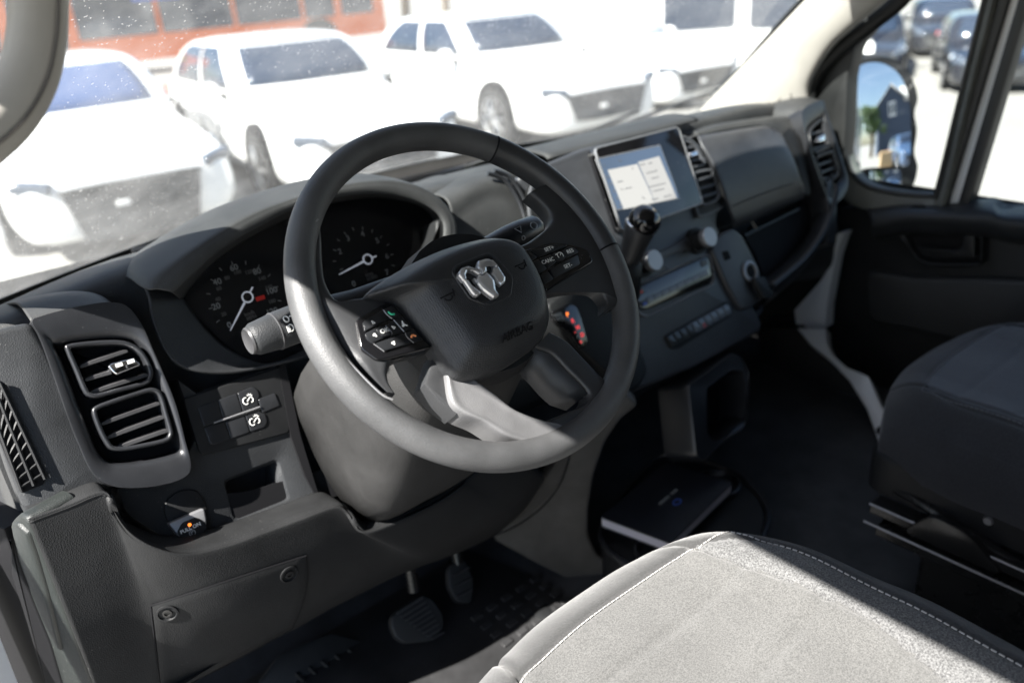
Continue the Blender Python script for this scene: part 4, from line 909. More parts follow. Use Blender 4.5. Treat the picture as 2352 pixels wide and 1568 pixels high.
# left stalk
s0 = onplane(576, 782, WN, WC+WN*-.075); s1 = onplane(720, 728, WN, WC+WN*-.075); ax = (s1-s0).normalized()
st = lathe('stalk', [(.0001,-.002), (.011,-.002), (.0145,.001), (.0165,.004), (.0180,.020), (.0187,.026), (.0194,.028), (.0198,.062), (.018,.075), (.013,.12), (.012,.2)], s0, ax, M['dash'], col, nseg=32)
lathe('stalk_ring', [(.0116,-.0022), (.0128,-.0032), (.0140,-.0012)], s0, ax, M['slat'], st, nseg=28)
lathe('stalk_ring', [(.0186,.0250), (.0196,.0258), (.0196,.0270), (.0192,.0278)], s0, ax, M['slat'], st, nseg=28)
tc = s0+ax*.055; toc = (CAM-tc); toc = (toc-ax*toc.dot(ax)).normalized(); tu = toc.cross(ax); tu = tu if tu.z > 0 else -tu
def onst(h, a, r=.0203): return s0+ax*h+(toc*math.cos(R(a))+tu*math.sin(R(a)))*r
tube('stalk_mark', [onst(.0345+.0025*math.cos(t), 22+9*math.sin(t)) for t in np.linspace(0, 2*math.pi, 16)[:-1]], .0007, M['white_print'], st, closed=True, nseg=5)
tube('stalk_mark', [onst(.0345+.0032*math.cos(t), -6+10*math.sin(t)) for t in np.linspace(R(-90), R(90), 10)], .0007, M['white_print'], st, nseg=5)
for a in (-14, -9, -4, 1): tube('stalk_mark', [onst(.0312, a), onst(.0342, a)], .0009, M['white_print'], st, nseg=5)
tube('stalk_mark', [onst(.0385, 26), onst(.046, 26)], .0008, M['white_print'], st, nseg=5)
# right stalk (wipers)
s0 = onplane(1232, 522, WN, WC+WN*-.07); s1 = onplane(1150, 560, WN, WC+WN*-.07); ax = (s1-s0).normalized()
st = lathe('stalk', [(.0001,-.002), (.014,0), (.0165,.004), (.018,.03), (.018,.05), (.014,.1), (.013,.2)], s0, ax, M['trim'], col, nseg=28)
tc = s0+ax*.03; toc = (CAM-tc); toc = (toc-ax*toc.dot(ax)).normalized(); tu = toc.cross(ax); tu = tu if tu.z > 0 else -tu
def onst2(h, a): return s0+ax*h+(toc*math.cos(R(a))+tu*math.sin(R(a)))*.0186
tube('stalk_mark', [onst2(.036, 30), onst2(.046, 30), onst2(.041, 6)], .0007, M['grey_print'], st, closed=True, nseg=5)
tube('stalk_mark', [onst2(.041+.0025*math.cos(t), -16+8*math.sin(t)) for t in np.linspace(0, 2*math.pi, 14)[:-1]], .0007, M['grey_print'], st, closed=True, nseg=5)
tube('stalk_mark', [onst2(.018+.005*math.cos(t), 10+14*math.sin(t)) for t in np.linspace(0, 2*math.pi, 14)[:-1]], .0006, M['grey_print'], st, closed=True, nseg=5)
# fuse cover on the knee bolster, with its two screws
hb_ = caster(bol)
qc = [(350,1388), (700,1275), (668,1440), (372,1600)]
rows_ = []
for j in range(13):
    row = []
    for i in range(17):
        u, v = i/16, j/12
        tx = (qc[0][0]*(1-u)+qc[1][0]*u)*(1-v)+(qc[3][0]*(1-u)+qc[2][0]*u)*v+14*math.sin(math.pi*v)*u; ty = (qc[0][1]*(1-u)+qc[1][1]*u)*(1-v)+(qc[3][1]*(1-u)+qc[2][1]*u)*v
        l, n = hb_(tx, ty)
        if l is None: l, n = (row[-1] if row else rows_[-1][0]), EN
        row.append(l+n*.0028)
    rows_.append(row)
fcv = gridmesh('fuse_cover', rows_, M['bolster'], dash, smooth=180, solid=.0025, bevel=.0008)
ed = rows_[0]+[r_[-1] for r_ in rows_[1:]]+rows_[-1][-2::-1]+[r_[0] for r_ in rows_[-2:0:-1]]
cc_ = sum(ed, V())/len(ed)
tube('fuse_cover_seam', [p+(p-cc_).normalized()*.0012-EN*.0018 for p in ed], .0014, M['black'], dash, closed=True, nseg=6)
for p in ((385,1403), (662,1315)):
    q, n = hb_(*p); q = q+n*.0034; s = lathe('screw', [(.0125,-.002), (.0125,.0012), (.0105,.0016), (.0095,-.001), (.0001,-.0012)], q, n, M['soft_black'], fcv, nseg=24)
    lathe('screw_head', [(.006,-.001), (.0055,.0012), (.0035,.0014), (.003,-.0004), (.0001,-.0006)], q, n, M['metal'], s, nseg=16)
# ------------------------------------------------------------------ gear selector on the side of the centre stack
gear = thing('gear_selector', 'gear lever with glossy black chrome-ringed knob beside the lit letters P R N D', 'gear lever', tuple(fa((1400,680), .02)))
dp('gear_console', [(1255,700), (1300,665), (1370,640), (1420,655), (1450,740), (1490,850), (1470,890), (1440,905), (1400,860), (1330,800), (1290,760)], .016, .06, 'soft_black', r=.012, bevel=.006, par=gear)
dp('gear_panel', zm('z5', (1860,1010), (1990,952), (2040,970), (2075,1060), (2120,1220), (2100,1255), (2060,1260), (2000,1170), (1900,1090)), .0185, .008, 'gloss', r=.006, bevel=.002, par=gear)
for s_, p, m_ in (('P',(1976,1030),'amber_light'), ('R',(2012,1074),'red_light'), ('N',(2046,1118),'red_light'), ('D',(2077,1168),'red_light'), ('-',(2026,1148),'red_light'), ('+',(2068,1218),'red_light'), ('F',(2048,1180),'grey_print')):
    ftext('gear_letter', s_, zm('z5', p)[0], .0192, .0105, M[m_], gear, bold=.0002)
dp('tow_button', zm('z5', (1870,1030), (1930,1005), (1960,1060), (1945,1080), (1905,1075)), .0195, .004, 'button', r=.004, bevel=.001, par=gear)
ftext('button_lettering', 'TOW', zm('z5', (1912,1034))[0], .0200, .0062, M['grey_print'], gear); ftext('button_lettering', 'HAUL', zm('z5', (1926,1056))[0], .0200, .0062, M['grey_print'], gear)
kf = fa((1425,655), .020); kt = fa((1478,500), .105)
kd = (kt-kf).normalized(); L = (kt-kf).length
tube('lever_boot', [kf-kd*.01, kf+kd*.03, kf+kd*.05], [.040, .030, .024], M['soft_black'], gear, nseg=20, smooth=180)
lathe('lever', [(.019,.03), (.0185,.06), (.021,L*.55), (.0255,L*.75), (.0275,L*.86), (.027,L*.9)], kf, kd, M['wheel'], gear, nseg=28, smooth=180)
lathe('knob_ring', [(.0272,L*.885), (.0282,L*.89), (.0278,L*.91), (.026,L*.925)], kf, kd, M['chrome'], gear, nseg=32, smooth=180)
kc = kf+kd*(L*.93)+EN*.004
lathe('knob', [(.024,-.012), (.0275,-.004), (.0285,.004), (.027,.013), (.022,.021), (.014,.026), (.005,.028), (.0001,.0282)], kc, (kd*.75+EN*.65).normalized(), M['gloss'], gear, nseg=32, smooth=180)

# ------------------------------------------------------------------ centre console under the stack
cons = thing('centre_console', 'taupe moulded console flank curving down from the dashboard to the floor', 'console', (-.1, .24, 0))
CN = V((-.6,-.8,0)); CP = V((-.178,.266,0))
def oc_(pts, o=0): return [onplane(x, y, CN, CP+CN*o) for x, y in pts]
fl = oc_([(1300,1030), (1440,905), (1470,930), (1425,965), (1392,1015), (1365,1090), (1352,1170), (1352,1230), (1372,1275), (1410,1300), (1380,1330), (1330,1345), (1230,1295), (1130,1240), (1180,1180), (1240,1120), (1285,1060)])
prism('console_flank', rnd(fl, .012, 3), CN, .03, M['taupe_lit'], cons, bevel=.008, bseg=4, smooth=60)
tube('flank_seam', crom(oc_([(1308,1050), (1290,1105), (1250,1160), (1190,1205), (1140,1228)], .002), 24), .0012, M['black'], cons, nseg=5)
st2 = oc_([(1300,1020), (1310,1050), (1285,1110), (1235,1165), (1170,1205), (1150,1205), (1200,1150), (1250,1095)], .006)
prism('console_strip', rnd(st2, .008, 3), CN, .02, M['taupe_lit'], cons, bevel=.004, bseg=3, smooth=60)
# storage tray with cup holders on the floor
tr = [V((-.10,.20,.085)), V((.02,.26,.085)), V((.17,.30,.085)), V((.235,.22,.085)), V((.235,.12,.085)), V((.16,.02,.085)), V((-.02,-.02,.085)), V((-.11,.08,.085))]
trc = crom(tr, 60, True)
prism('tray', trc, (0,0,1), .085, M['soft_black'], cons, bevel=.012, bseg=4, smooth=60)
tube('tray_edge', [p+V((0,0,.002)) for p in trc], .006, M['trim'], cons, closed=True, nseg=8)
for c in ((-.055,.10,.088), (.18,.15,.088)):
    t = lathe('cup_holder', [(.044,-.004), (.046,.008), (.042,.010), (.038,.0), (.036,-.002), (.0001,-.002)], c, (0,0,1), M['trim'], cons, nseg=28)
# hanging pocket box to the right
ho = rnd(F(zm('y1', (205,360), (490,150), (555,175), (605,270), (608,460), (580,640), (430,740), (310,862), (255,820)), .012), .01, 4)
hi = rnd(F(zm('y1', (325,385), (490,262), (560,270), (575,330), (580,470), (575,575), (470,660), (400,725), (330,690)), .008), .01, 4)
gridmesh('pocket_box', [[p-EN*.08 for p in ho], [p-EN*.006 for p in ho], inset(ho, .004, EN), inset(hi, -.006, EN), hi, [p-EN*.07 for p in hi]], M['trim'], dash, closed=True, smooth=50)
prism('pocket_box_back', [p-EN*.068 for p in hi], EN, .006, M['black'], dash)
# ------------------------------------------------------------------ handbook lying in the tray
bz_ = .125
bk_ = [onplane(x, y, (0,0,1), (0,0,bz_)) for x, y in ((1380,1186), (1530,1060), (1682,1108))]
bk_.append(bk_[0]+bk_[2]-bk_[1])
book = thing('handbook', 'worn black handbook with white page edges lying in the console tray', 'book', tuple(sum(bk_, V())/4-V((0,0,.03))))
bkl = [V(p) for p in bk_]
prism('cover', rnd(bkl, .004, 3), (0,0,1), .003, M['bookcover'], book, smooth=40)
cb = sum(bkl, V())/4
prism('pages', [cb+(p-cb)*.985-V((0,0,.0032)) for p in bkl], (0,0,1), .018, M['paper'], book, smooth=0)
prism('cover', [p-V((0,0,.0215)) for p in rnd(bkl, .004, 3)], (0,0,1), .003, M['bookcover'], book, smooth=40)
ex_ = (bkl[1]-bkl[0]).normalized(); ey_ = V((0,0,1)).cross(ex_)
ca = onplane(1535, 1140, (0,0,1), (0,0,bz_+.0008)); d_ = (onplane(1562, 1112, (0,0,1), (0,0,bz_))-onplane(1505, 1162, (0,0,1), (0,0,bz_))).normalized()
for i in range(9):
    if i == 5: continue
    c = ca+d_*(i-4)*.0068; box('cover_print', c, .0024, .0028, .0003, M['grey_print'], book, ax=(d_, V((0,0,1)).cross(d_), V((0,0,1))))
c = onplane(1555, 1152, (0,0,1), (0,0,bz_+.0008)); tube('cover_logo', [c+d_*.010*math.cos(t)+V((0,0,1)).cross(d_)*.006*math.sin(t) for t in np.linspace(0, 2*math.pi, 20)[:-1]], .0012, M['busblue'], book, closed=True, nseg=5)

# ------------------------------------------------------------------ pedals, footrest, mat
PN = V((0,-.8,.6)); PP = V((-.43,.36,.12))
def pedal(name, label, px, ribs, arm, p0=PP):
    P = [onplane(x, y, PN, p0) for x, y in px]
    t = thing(name, label, 'pedal', tuple(sum(P, V())/len(P)-V((0,0,.03))))
    prism('pad', rnd(P, .012, 4), PN, .014, M['rubber'], t, bevel=.004, bseg=3, smooth=60)
    for a, b in ribs: tube('rib', [onplane(*a, PN, p0+PN*.002), onplane(*b, PN, p0+PN*.002)], .0022, M['slat'], t, nseg=6)
    tube('arm', arm, .011, M['metal'], t, nseg=10)
bp_ = zm('z8', (430,1430), (470,1380), (640,1262), (720,1290), (790,1390), (800,1470), (720,1580), (520,1600), (450,1540))
rb = []
for i in range(9):
    t = i/8; a = (455+60*t*0+i*22, 1500-i*28) ; 
    rb.append(tuple(zm('z8', (470+i*30, 1390+i*22-0), (650+i*18, 1278+i*30))))
c0 = onplane(965, 1370, PN, PP)
pedal('brake_pedal', 'ribbed black brake pedal, broad pad nearest the footwell floor', bp_, rb, [c0+V((0,.02,0)), c0+V((.02,.06,.12)), c0+V((.03,.12,.3))])
PP2 = V((-.30,.42,.16)); ap = [(1030,1300), (1065,1275), (1090,1330), (1085,1385), (1050,1385), (1030,1345)]
c1 = onplane(1060, 1300, PN, PP2)
pedal('accelerator_pedal', 'plain black accelerator pedal to the right of the brake pedal', ap, [((1040,1320),(1080,1300)), ((1045,1345),(1085,1325)), ((1050,1368),(1085,1352))], [c1+V((0,.01,.0)), c1+V((.02,.05,.1)), c1+V((.02,.12,.25))], PP2)
FRN = V((0,-.6,.8)); FRP = V((-.66,.45,.06))
frp = [(590,1568), (640,1500), (760,1450), (840,1470), (850,1568), (700,1640)]
P = [onplane(x, y, FRN, FRP) for x, y in frp]
frt = thing('footrest', 'black ribbed footrest at the left of the pedals', 'footrest', tuple(sum(P, V())/len(P)))
prism('footrest_plate', rnd(P, .01, 3), FRN, .05, M['rubber'], frt, bevel=.006)
for i in range(5):
    a = onplane(680+i*30, 1545-i*14, FRN, FRP+FRN*.003); b = onplane(735+i*28, 1600-i*16, FRN, FRP+FRN*.003); tube('rib', [a, b], .004, M['soft_black'], frt, nseg=6)
fm = [(-.80,.44,.006), (-.24,.44,.006), (-.20,.30,.006), (-.17,-.1,.006), (-.80,-.1,.006)]
matt = prism('floor_mat', rnd(fm, .03, 4), (0,0,1), .005, M['carmat'], None, bevel=.002)
tag(matt, 'dark rubber floor mat under the pedals in front of the driver seat', 'floor mat')
for i in range(14):
    for j in range(5):
        box('mat_rib', (-.34+j*.035, .28-i*.028, .0075), .010, .006, .0022, M['carmat'], matt, bevel=.001)
lathe('mat_clip', [(.0001,.006), (.010,.006), (.016,.004), (.018,0)], (-.25,.20,.006), (0,0,1), M['soft_black'], matt, nseg=20)

# ------------------------------------------------------------------ seats
def seat(name, label, cx, hx, y0, y1, zt, mats, thread, seam_x, tilt=.0, mirror=1):
    cy = (y0+y1)/2; hy = (y0-y1)/2
    t = thing(name, label, 'seat', (cx, cy, 0))
    n = 110; c = .60
    def mapst(s, q):
        return cx+hx*s*math.sqrt(1-c*q*q/2)/math.sqrt(1-c*0)*1.0, cy+hy*q*math.sqrt(1-c*s*s/2)
    def zz(s, q):
        e = (abs(s)**7+abs(q)**7)**(1/7)
        z = zt-.012*math.exp(-(s*s*2.2))*(1 if q < .7 else 1)+.012*min(1, max(0, abs(s)-.45)/.3)*(1-max(0, q)*.4)
        if e > .74: z -= .038*((e-.74)/.26)**2.3
        z -= .0030*math.exp(-((e-.805)/.012)**2)
        sx = seam_x(q); z -= .0060*math.exp(-((abs(s)-sx)/.016)**2)
        for qq in (.55, .22, -.12): z -= .0030*math.exp(-((q-qq-.10*s*s)/.016)**2)*(1 if abs(s) < sx else 0)
        z += .0012*math.sin(s*9+q*4)+.0010*math.sin(q*13-s*5)+.0016*math.sin(s*5-q*7+1)+.010*(1-s*s)*max(0, q)**2
        return z
    vs_, fs, mi = [], [], []
    for j in range(n+1):
        for i in range(n+1):
            s = -1+2*i/n; q = -1+2*j/n; x, y = mapst(s, q); vs_.append((x, y, zz(s, q)+tilt*(y-cy)))
    for j in range(n):
        for i in range(n):
            s = -1+2*(i+.5)/n; q = -1+2*(j+.5)/n; e = (abs(s)**7+abs(q)**7)**(1/7)
            fs.append((j*(n+1)+i, j*(n+1)+i+1, (j+1)*(n+1)+i+1, (j+1)*(n+1)+i)); mi.append(2 if e > .805 else (1 if abs(s) > seam_x(q) else 0))
    me = bpy.data.meshes.new('cushion'); me.from_pydata(vs_, [], fs)
    o = finish('cushion', me, [M[k] for k in mats], t, smooth=180)
    me.polygons.foreach_set('material_index', mi)
    # side wall under the rolled edge
    edge = [(i/n*2-1, 1) for i in range(n)]+[(1, 1-i/n*2) for i in range(n)]+[(1-i/n*2, -1) for i in range(n)]+[(-1, i/n*2-1) for i in range(n)]
    E0 = [V((*mapst(s, q), zz(s, q)+tilt*(mapst(s, q)[1]-cy))) for s, q in edge]; cc = V((cx, cy, 0))
    def off(k, dz): return [V((cx+(p.x-cx)*k, cy+(p.y-cy)*k, p.z+dz)) for p in E0]
    gridmesh('cushion_side', [E0, off(1.006, -.014), off(1.010, -.035), off(1.004, -.06), off(.995, -.085), off(.97, -.105)], M[mats[2]], t, closed=True, smooth=180)
    # stitches
    bm = bmesh.new(); m_ = 220
    for kx in (.785,):
        pts = []
        for s, q in edge[::2]:
            x, y = mapst(s*kx, q*kx); pts.append(V((x, y, zz(s*kx, q*kx)+tilt*(y-cy)+.0006)))
        for a, b in zip(pts, pts[1:]+pts[:1]):
            d = (b-a); 
            if d.length < 1e-5: continue
            u = V((0,0,1)); w_ = d.cross(u).normalized()*.0007; a2, b2 = a.lerp(b, .15), a.lerp(b, .85)
            v8 = [bm.verts.new(p) for p in (a2-w_, a2+w_, b2+w_, b2-w_, a2-w_+u*.0012, a2+w_+u*.0012, b2+w_+u*.0012, b2-w_+u*.0012)]
            for f in ((4,5,6,7), (0,1,5,4), (1,2,6,5), (2,3,7,6), (3,0,4,7)): bm.faces.new([v8[k] for k in f])
    so_ = finish('stitching', bm_mesh('stitching', bm), M[thread], t, smooth=0); so_['kind'] = 'stuff'
    return t
drv = seat('driver_seat', 'grey fabric driver seat cushion half in sunlight at the bottom of the picture', -.466, .262, -.108, -.68, .425, ('fabric', 'fabric2', 'fabric3'), 'thread', lambda q: .66-.24*max(0, .1-q) if q < .1 else .66-.12*(q-.1))
box('seat_base', (-.468,-.42,.22), .19, .22, .10, M['soft_black'], drv, bevel=.02)
box('seat_pedestal', (-.468,-.44,.06), .17, .2, .06, M['metal'], drv, bevel=.01)
pas = seat('passenger_seat', 'dark fabric passenger seat cushion on steel runners at the right edge', .47, .262, -.075, -.68, .375, ('fabric4', 'fabric5', 'fabric5'), 'thread2', lambda q: .70)
prism('seat_skirt', rnd([V((.235,-.105,.262)), V((.71,-.105,.262)), V((.71,-.70,.262)), V((.235,-.70,.262))], .05, 6), (0,0,1), .075, M['soft_black'], pas, bevel=.01, bseg=3)
lathe('skirt_bolt', [(.0001,.004), (.006,.004), (.008,0)], onx([(2270,1195)], .234)[0], (-1,0,0), M['satin_silver'], pas, nseg=12)
for i, (z, x) in enumerate(((.172, .212), (.142, .200))):
    box('seat_runner', (x+.012, -.44, z), .018, .30-.02*i, .010, M['metal'], pas, bevel=.003)
    tube('runner_edge', [(x-.006, -.14, z+.009), (x-.006, -.74, z+.009)], .0022, M['satin_silver'], pas, nseg=6)
box('seat_runner', (.66,-.44,.155), .02, .3, .014, M['metal'], pas, bevel=.003)
box('seat_pedestal', (.45,-.46,.062), .21, .24, .06, M['metal'], pas, bevel=.01)
tube('adjuster_bar', crom([(.25,-.13,.20), (.235,-.2,.205), (.225,-.3,.19), (.225,-.42,.165), (.225,-.6,.15)], 30), .008, M['metal'], pas, nseg=8)
prism('runner_bracket', rnd([V((.198,-.20,.16)), V((.198,-.24,.215)), V((.198,-.30,.21)), V((.198,-.36,.16))], .02, 4), (-1,0,0), .012, M['metal'], pas, bevel=.003)
# ------------------------------------------------------------------ seat belt buckle beside the driver seat
bk0 = onplane(2325, 1530, (-.5,-.6,.6), (-.235,-.46,.44))
bckl = thing('seat_belt_buckle', 'black seat belt buckle standing beside the driver seat', 'buckle', tuple(bk0-V((0,0,.1))))
bu = V((.1,-.35,.93)).normalized(); bx_ = V((.75,-.66,0)).normalized(); bn = bx_.cross(bu)
box('buckle_body', bk0+bx_*.01-bu*.035, .028, .036, .012, M['soft_black'], bckl, ax=(bx_, bu, bn), bevel=.006)
box('buckle_tongue', bk0+bx_*.006+bu*.010, .024, .008, .004, M['metal'], bckl, ax=(bx_, bu, bn), bevel=.002)
box('buckle_strap', bk0+bx_*.02-bu*.10, .022, .05, .0025, M['fabric5'], bckl, ax=(bx_, bu, bn))

# ------------------------------------------------------------------ passenger door
door = thing('passenger_door', 'dark passenger door with grey window frame, pull handle and large side mirror', 'door', (.95, 0, .2))
def dx(pts, x): return onx(pts, x)
# frame of the window: outer loop and openings
seal_in = [(1958,115), (1946,180), (1941,240), (1940,300), (1944,360), (1960,400), (1995,428), (2060,443), (2140,449), (2152,440), (2200,250), (2262,0), (2290,-100), (2180,-100), (2075,-10), (2010,50)]
seal_out = [(1876,150), (1852,205), (1858,270), (1885,320), (1905,380), (1920,430), (1955,470), (2040,490), (2140,485), (2172,470), (2225,250), (2290,0), (2320,-130), (2160,-140), (2050,-35), (1960,55)]
So = dx(seal_out, .925); Si = dx(seal_in, .935)
N1 = crom(So, 80, True); N2 = crom(Si, 80, True)
gridmesh('window_frame', [[p+V((.05,0,0)) for p in N1], N1, [p+V((-.008,0,0)) for p in [a.lerp(b, .25) for a, b in zip(N1, N2)]], [a.lerp(b, .8) for a, b in zip(N1, N2)], N2, [p+V((.04,0,0)) for p in N2]], M['greypaint'], door, closed=True, smooth=60)
tube('window_seal', [p+V((-.002,0,0)) for p in N2], .006, M['seal'], door, closed=True, nseg=8)
# black seal between the pillar and the door frame
bs = [(2110,-60), (2065,0), (1990,60), (1905,130), (1862,190), (1852,250), (1870,300)]
tube('door_seal', crom(dx(bs, .905), 40), .022, M['seal'], door, nseg=12, up=(1,0,0), flat=.6)
prism('frame_corner', rnd(dx([(2052,-10), (1985,45), (1905,115), (1868,175), (1858,240), (1885,310), (1912,400), (1932,400), (1942,300), (1946,180), (1962,110), (2020,40), (2085,-20)], .918), .01, 3), (-1,0,0), .05, M['seal'], door, bevel=.006)
# divider posts: dark, pale, dark
for a, b, m_, x_ in (((2148,455), (2175,470), 'seal', .93), ((2172,472), (2204,470), 'white', .945), ((2198,470), (2224,474), 'seal', .925)):
    s0_ = 500/148.; top0 = (a[0]+148*((a[1]+120)/500.), -120); top1 = (b[0]+150*((b[1]+120)/500.), -120)
    prism('window_post', dx([a, b, top1, top0], x_), (-1,0,0), .04, M[m_], door, bevel=.004)
vf('window_pane', dx([(1930,90), (1930,460), (2180,470), (2310,-130), (2100,-120)], .955), [(0,1,2,3,4)], M['glass'], door)
vf('window_pane', dx([(2200,480), (2700,520), (2800,-200), (2360,-160)], .955), [(0,1,2,3)], M['glass'], door)
# lower door body
body = [(1925,480), (2000,470), (2080,485), (2180,470), (2260,466), (2290,478), (2352,482), (2700,500), (2700,1400), (2300,1300), (2060,1020), (1985,900), (1905,800), (1900,640), (1930,560)]
prism('door_panel', rnd(dx(body, .93), .01, 3), (-1,0,0), .06, M['soft_black'], door, bevel=.006)
led_t = dx([(1990,478), (2080,470), (2170,472), (2270,466), (2300,480), (2352,482), (2600,490)], .925); led_f = dx([(2000,510), (2080,497), (2170,497), (2270,500), (2300,508), (2352,514), (2600,525)], .86)
led_b = [p+V((.03,0,-.05)) for p in led_f]
loft('door_ledge', [[p+V((.03,0,0)) for p in led_t], led_t, [a.lerp(b, .7)+V((0,0,.006)) for a, b in zip(led_t, led_f)], led_f, [p+V((.004,0,-.02)) for p in led_f], led_b, [p+V((.04,0,-.01)) for p in led_b]], M['dash'], door, nu=40, nv=26, smooth=180, solid=.003)
lo = dx(zm('y3', (1220,450), (1280,405), (1400,400), (1400,430), (1330,465), (1250,470)), .895); prism('ledge_cup', crom(lo, 24, True), (-.5,-.2,.85), .004, M['black'], door)
ha = dx(zm('y3', (1120,660), (1900,655), (1960,700), (1950,960), (1920,985), (1450,985), (1330,950), (1230,830)), .895); hi_ = dx(zm('y3', (1210,675), (1880,670), (1925,700), (1935,940), (1900,950), (1460,950), (1360,920), (1270,810)), .90)
h1 = rnd(ha, .01, 4); h2 = rnd(hi_, .01, 4)
ringp('handle_surround', h1, h2, (-1,0,0), .03, M['soft_black'], door, bevel=.004, smooth=60)
prism('handle_well', [p+V((.02,0,0)) for p in h2], (-1,0,0), .004, M['black'], door)
hb = dx(zm('y3', (1290,800), (1330,795), (1700,830), (1760,790), (1770,670), (1880,670), (1880,900), (1500,910), (1380,880)), .892)
prism('door_handle', rnd(hb, .008, 3), (-1,0,0), .012, M['soft_black'], door, bevel=.004)
arm = dx([(1985,620), (2100,640), (2250,640), (2500,650), (2500,900), (2270,800), (2100,760), (1990,740)], .905)
prism('armrest', rnd(arm, .03, 4), (-1,0,0), .04, M['rubber'], door, bevel=.012, bseg=3)
# side mirror on its own arm outside the glass
my = .40
def om(pts, off=0): return [onplane(x, y, MN, MC+MN*off) for x, y in pts]
MC = onplane(2028, 270, (0,1,0), (0,my,0))
din = (MC-CAM).normalized(); dout = V((.075,-1,.10)).normalized(); MN = (dout-din).normalized()
mo = [(1950,200), (1958,160), (1985,138), (2030,132), (2070,145), (2095,180), (2108,225), (2100,260), (2106,300), (2100,350), (2108,385), (2095,430), (2060,450), (2000,446), (1965,425), (1950,380), (1946,290)]
mg = [(1960,215), (1968,165), (1990,146), (2028,145), (2062,165), (2082,200), (2092,250), (2094,320), (2092,378), (2060,382), (2000,386), (1962,388), (1956,330), (1956,270)]
mg2 = [(1962,396), (2010,394), (2060,389), (2070,395), (2072,425), (2058,440), (2010,438), (1972,420)]
O1 = crom(om(mo), 60, True); oc1 = sum(O1, V())/60; bkv = V((.1,1,.02)).normalized()
mirr = gridmesh('side_mirror', [O1, [oc1+(p-oc1)*1.04+bkv*.02 for p in O1], [oc1+(p-oc1)*1.03+bkv*.06 for p in O1], [oc1+(p-oc1)*.85+bkv*.10 for p in O1], [oc1+(p-oc1)*.5+bkv*.13 for p in O1], [oc1+(p-oc1)*.02+bkv*.135 for p in O1]], M['soft_black'], door, closed=True, smooth=180)
prism('mirror_bezel', [p-MN*.001 for p in O1], MN, .012, M['soft_black'], mirr, bevel=.003)
def convex(pts, n, rad, off):
    P = crom(om(pts, off), 60, True); c = sum(P, V())/60; rr_ = []
    for k in range(12, -1, -1):
        f = max(k/12, .004); rr_.append([c+(p-c)*f-MN*(((p-c)*f).length**2/(2*rad))+n*0 for p in P])
    g_ = gridmesh('mirror_glass', rr_, M['mirror'], mirr, closed=True, smooth=180); return g_
convex(mg, MN, 1.5, .009); convex(mg2, MN, .45, .007)
tube('mirror_arm', [MC+V((-.02,.05,-.10)), MC+V((-.12,.03,-.14)), V((.98,.40,.48))], .028, M['soft_black'], mirr, nseg=12)
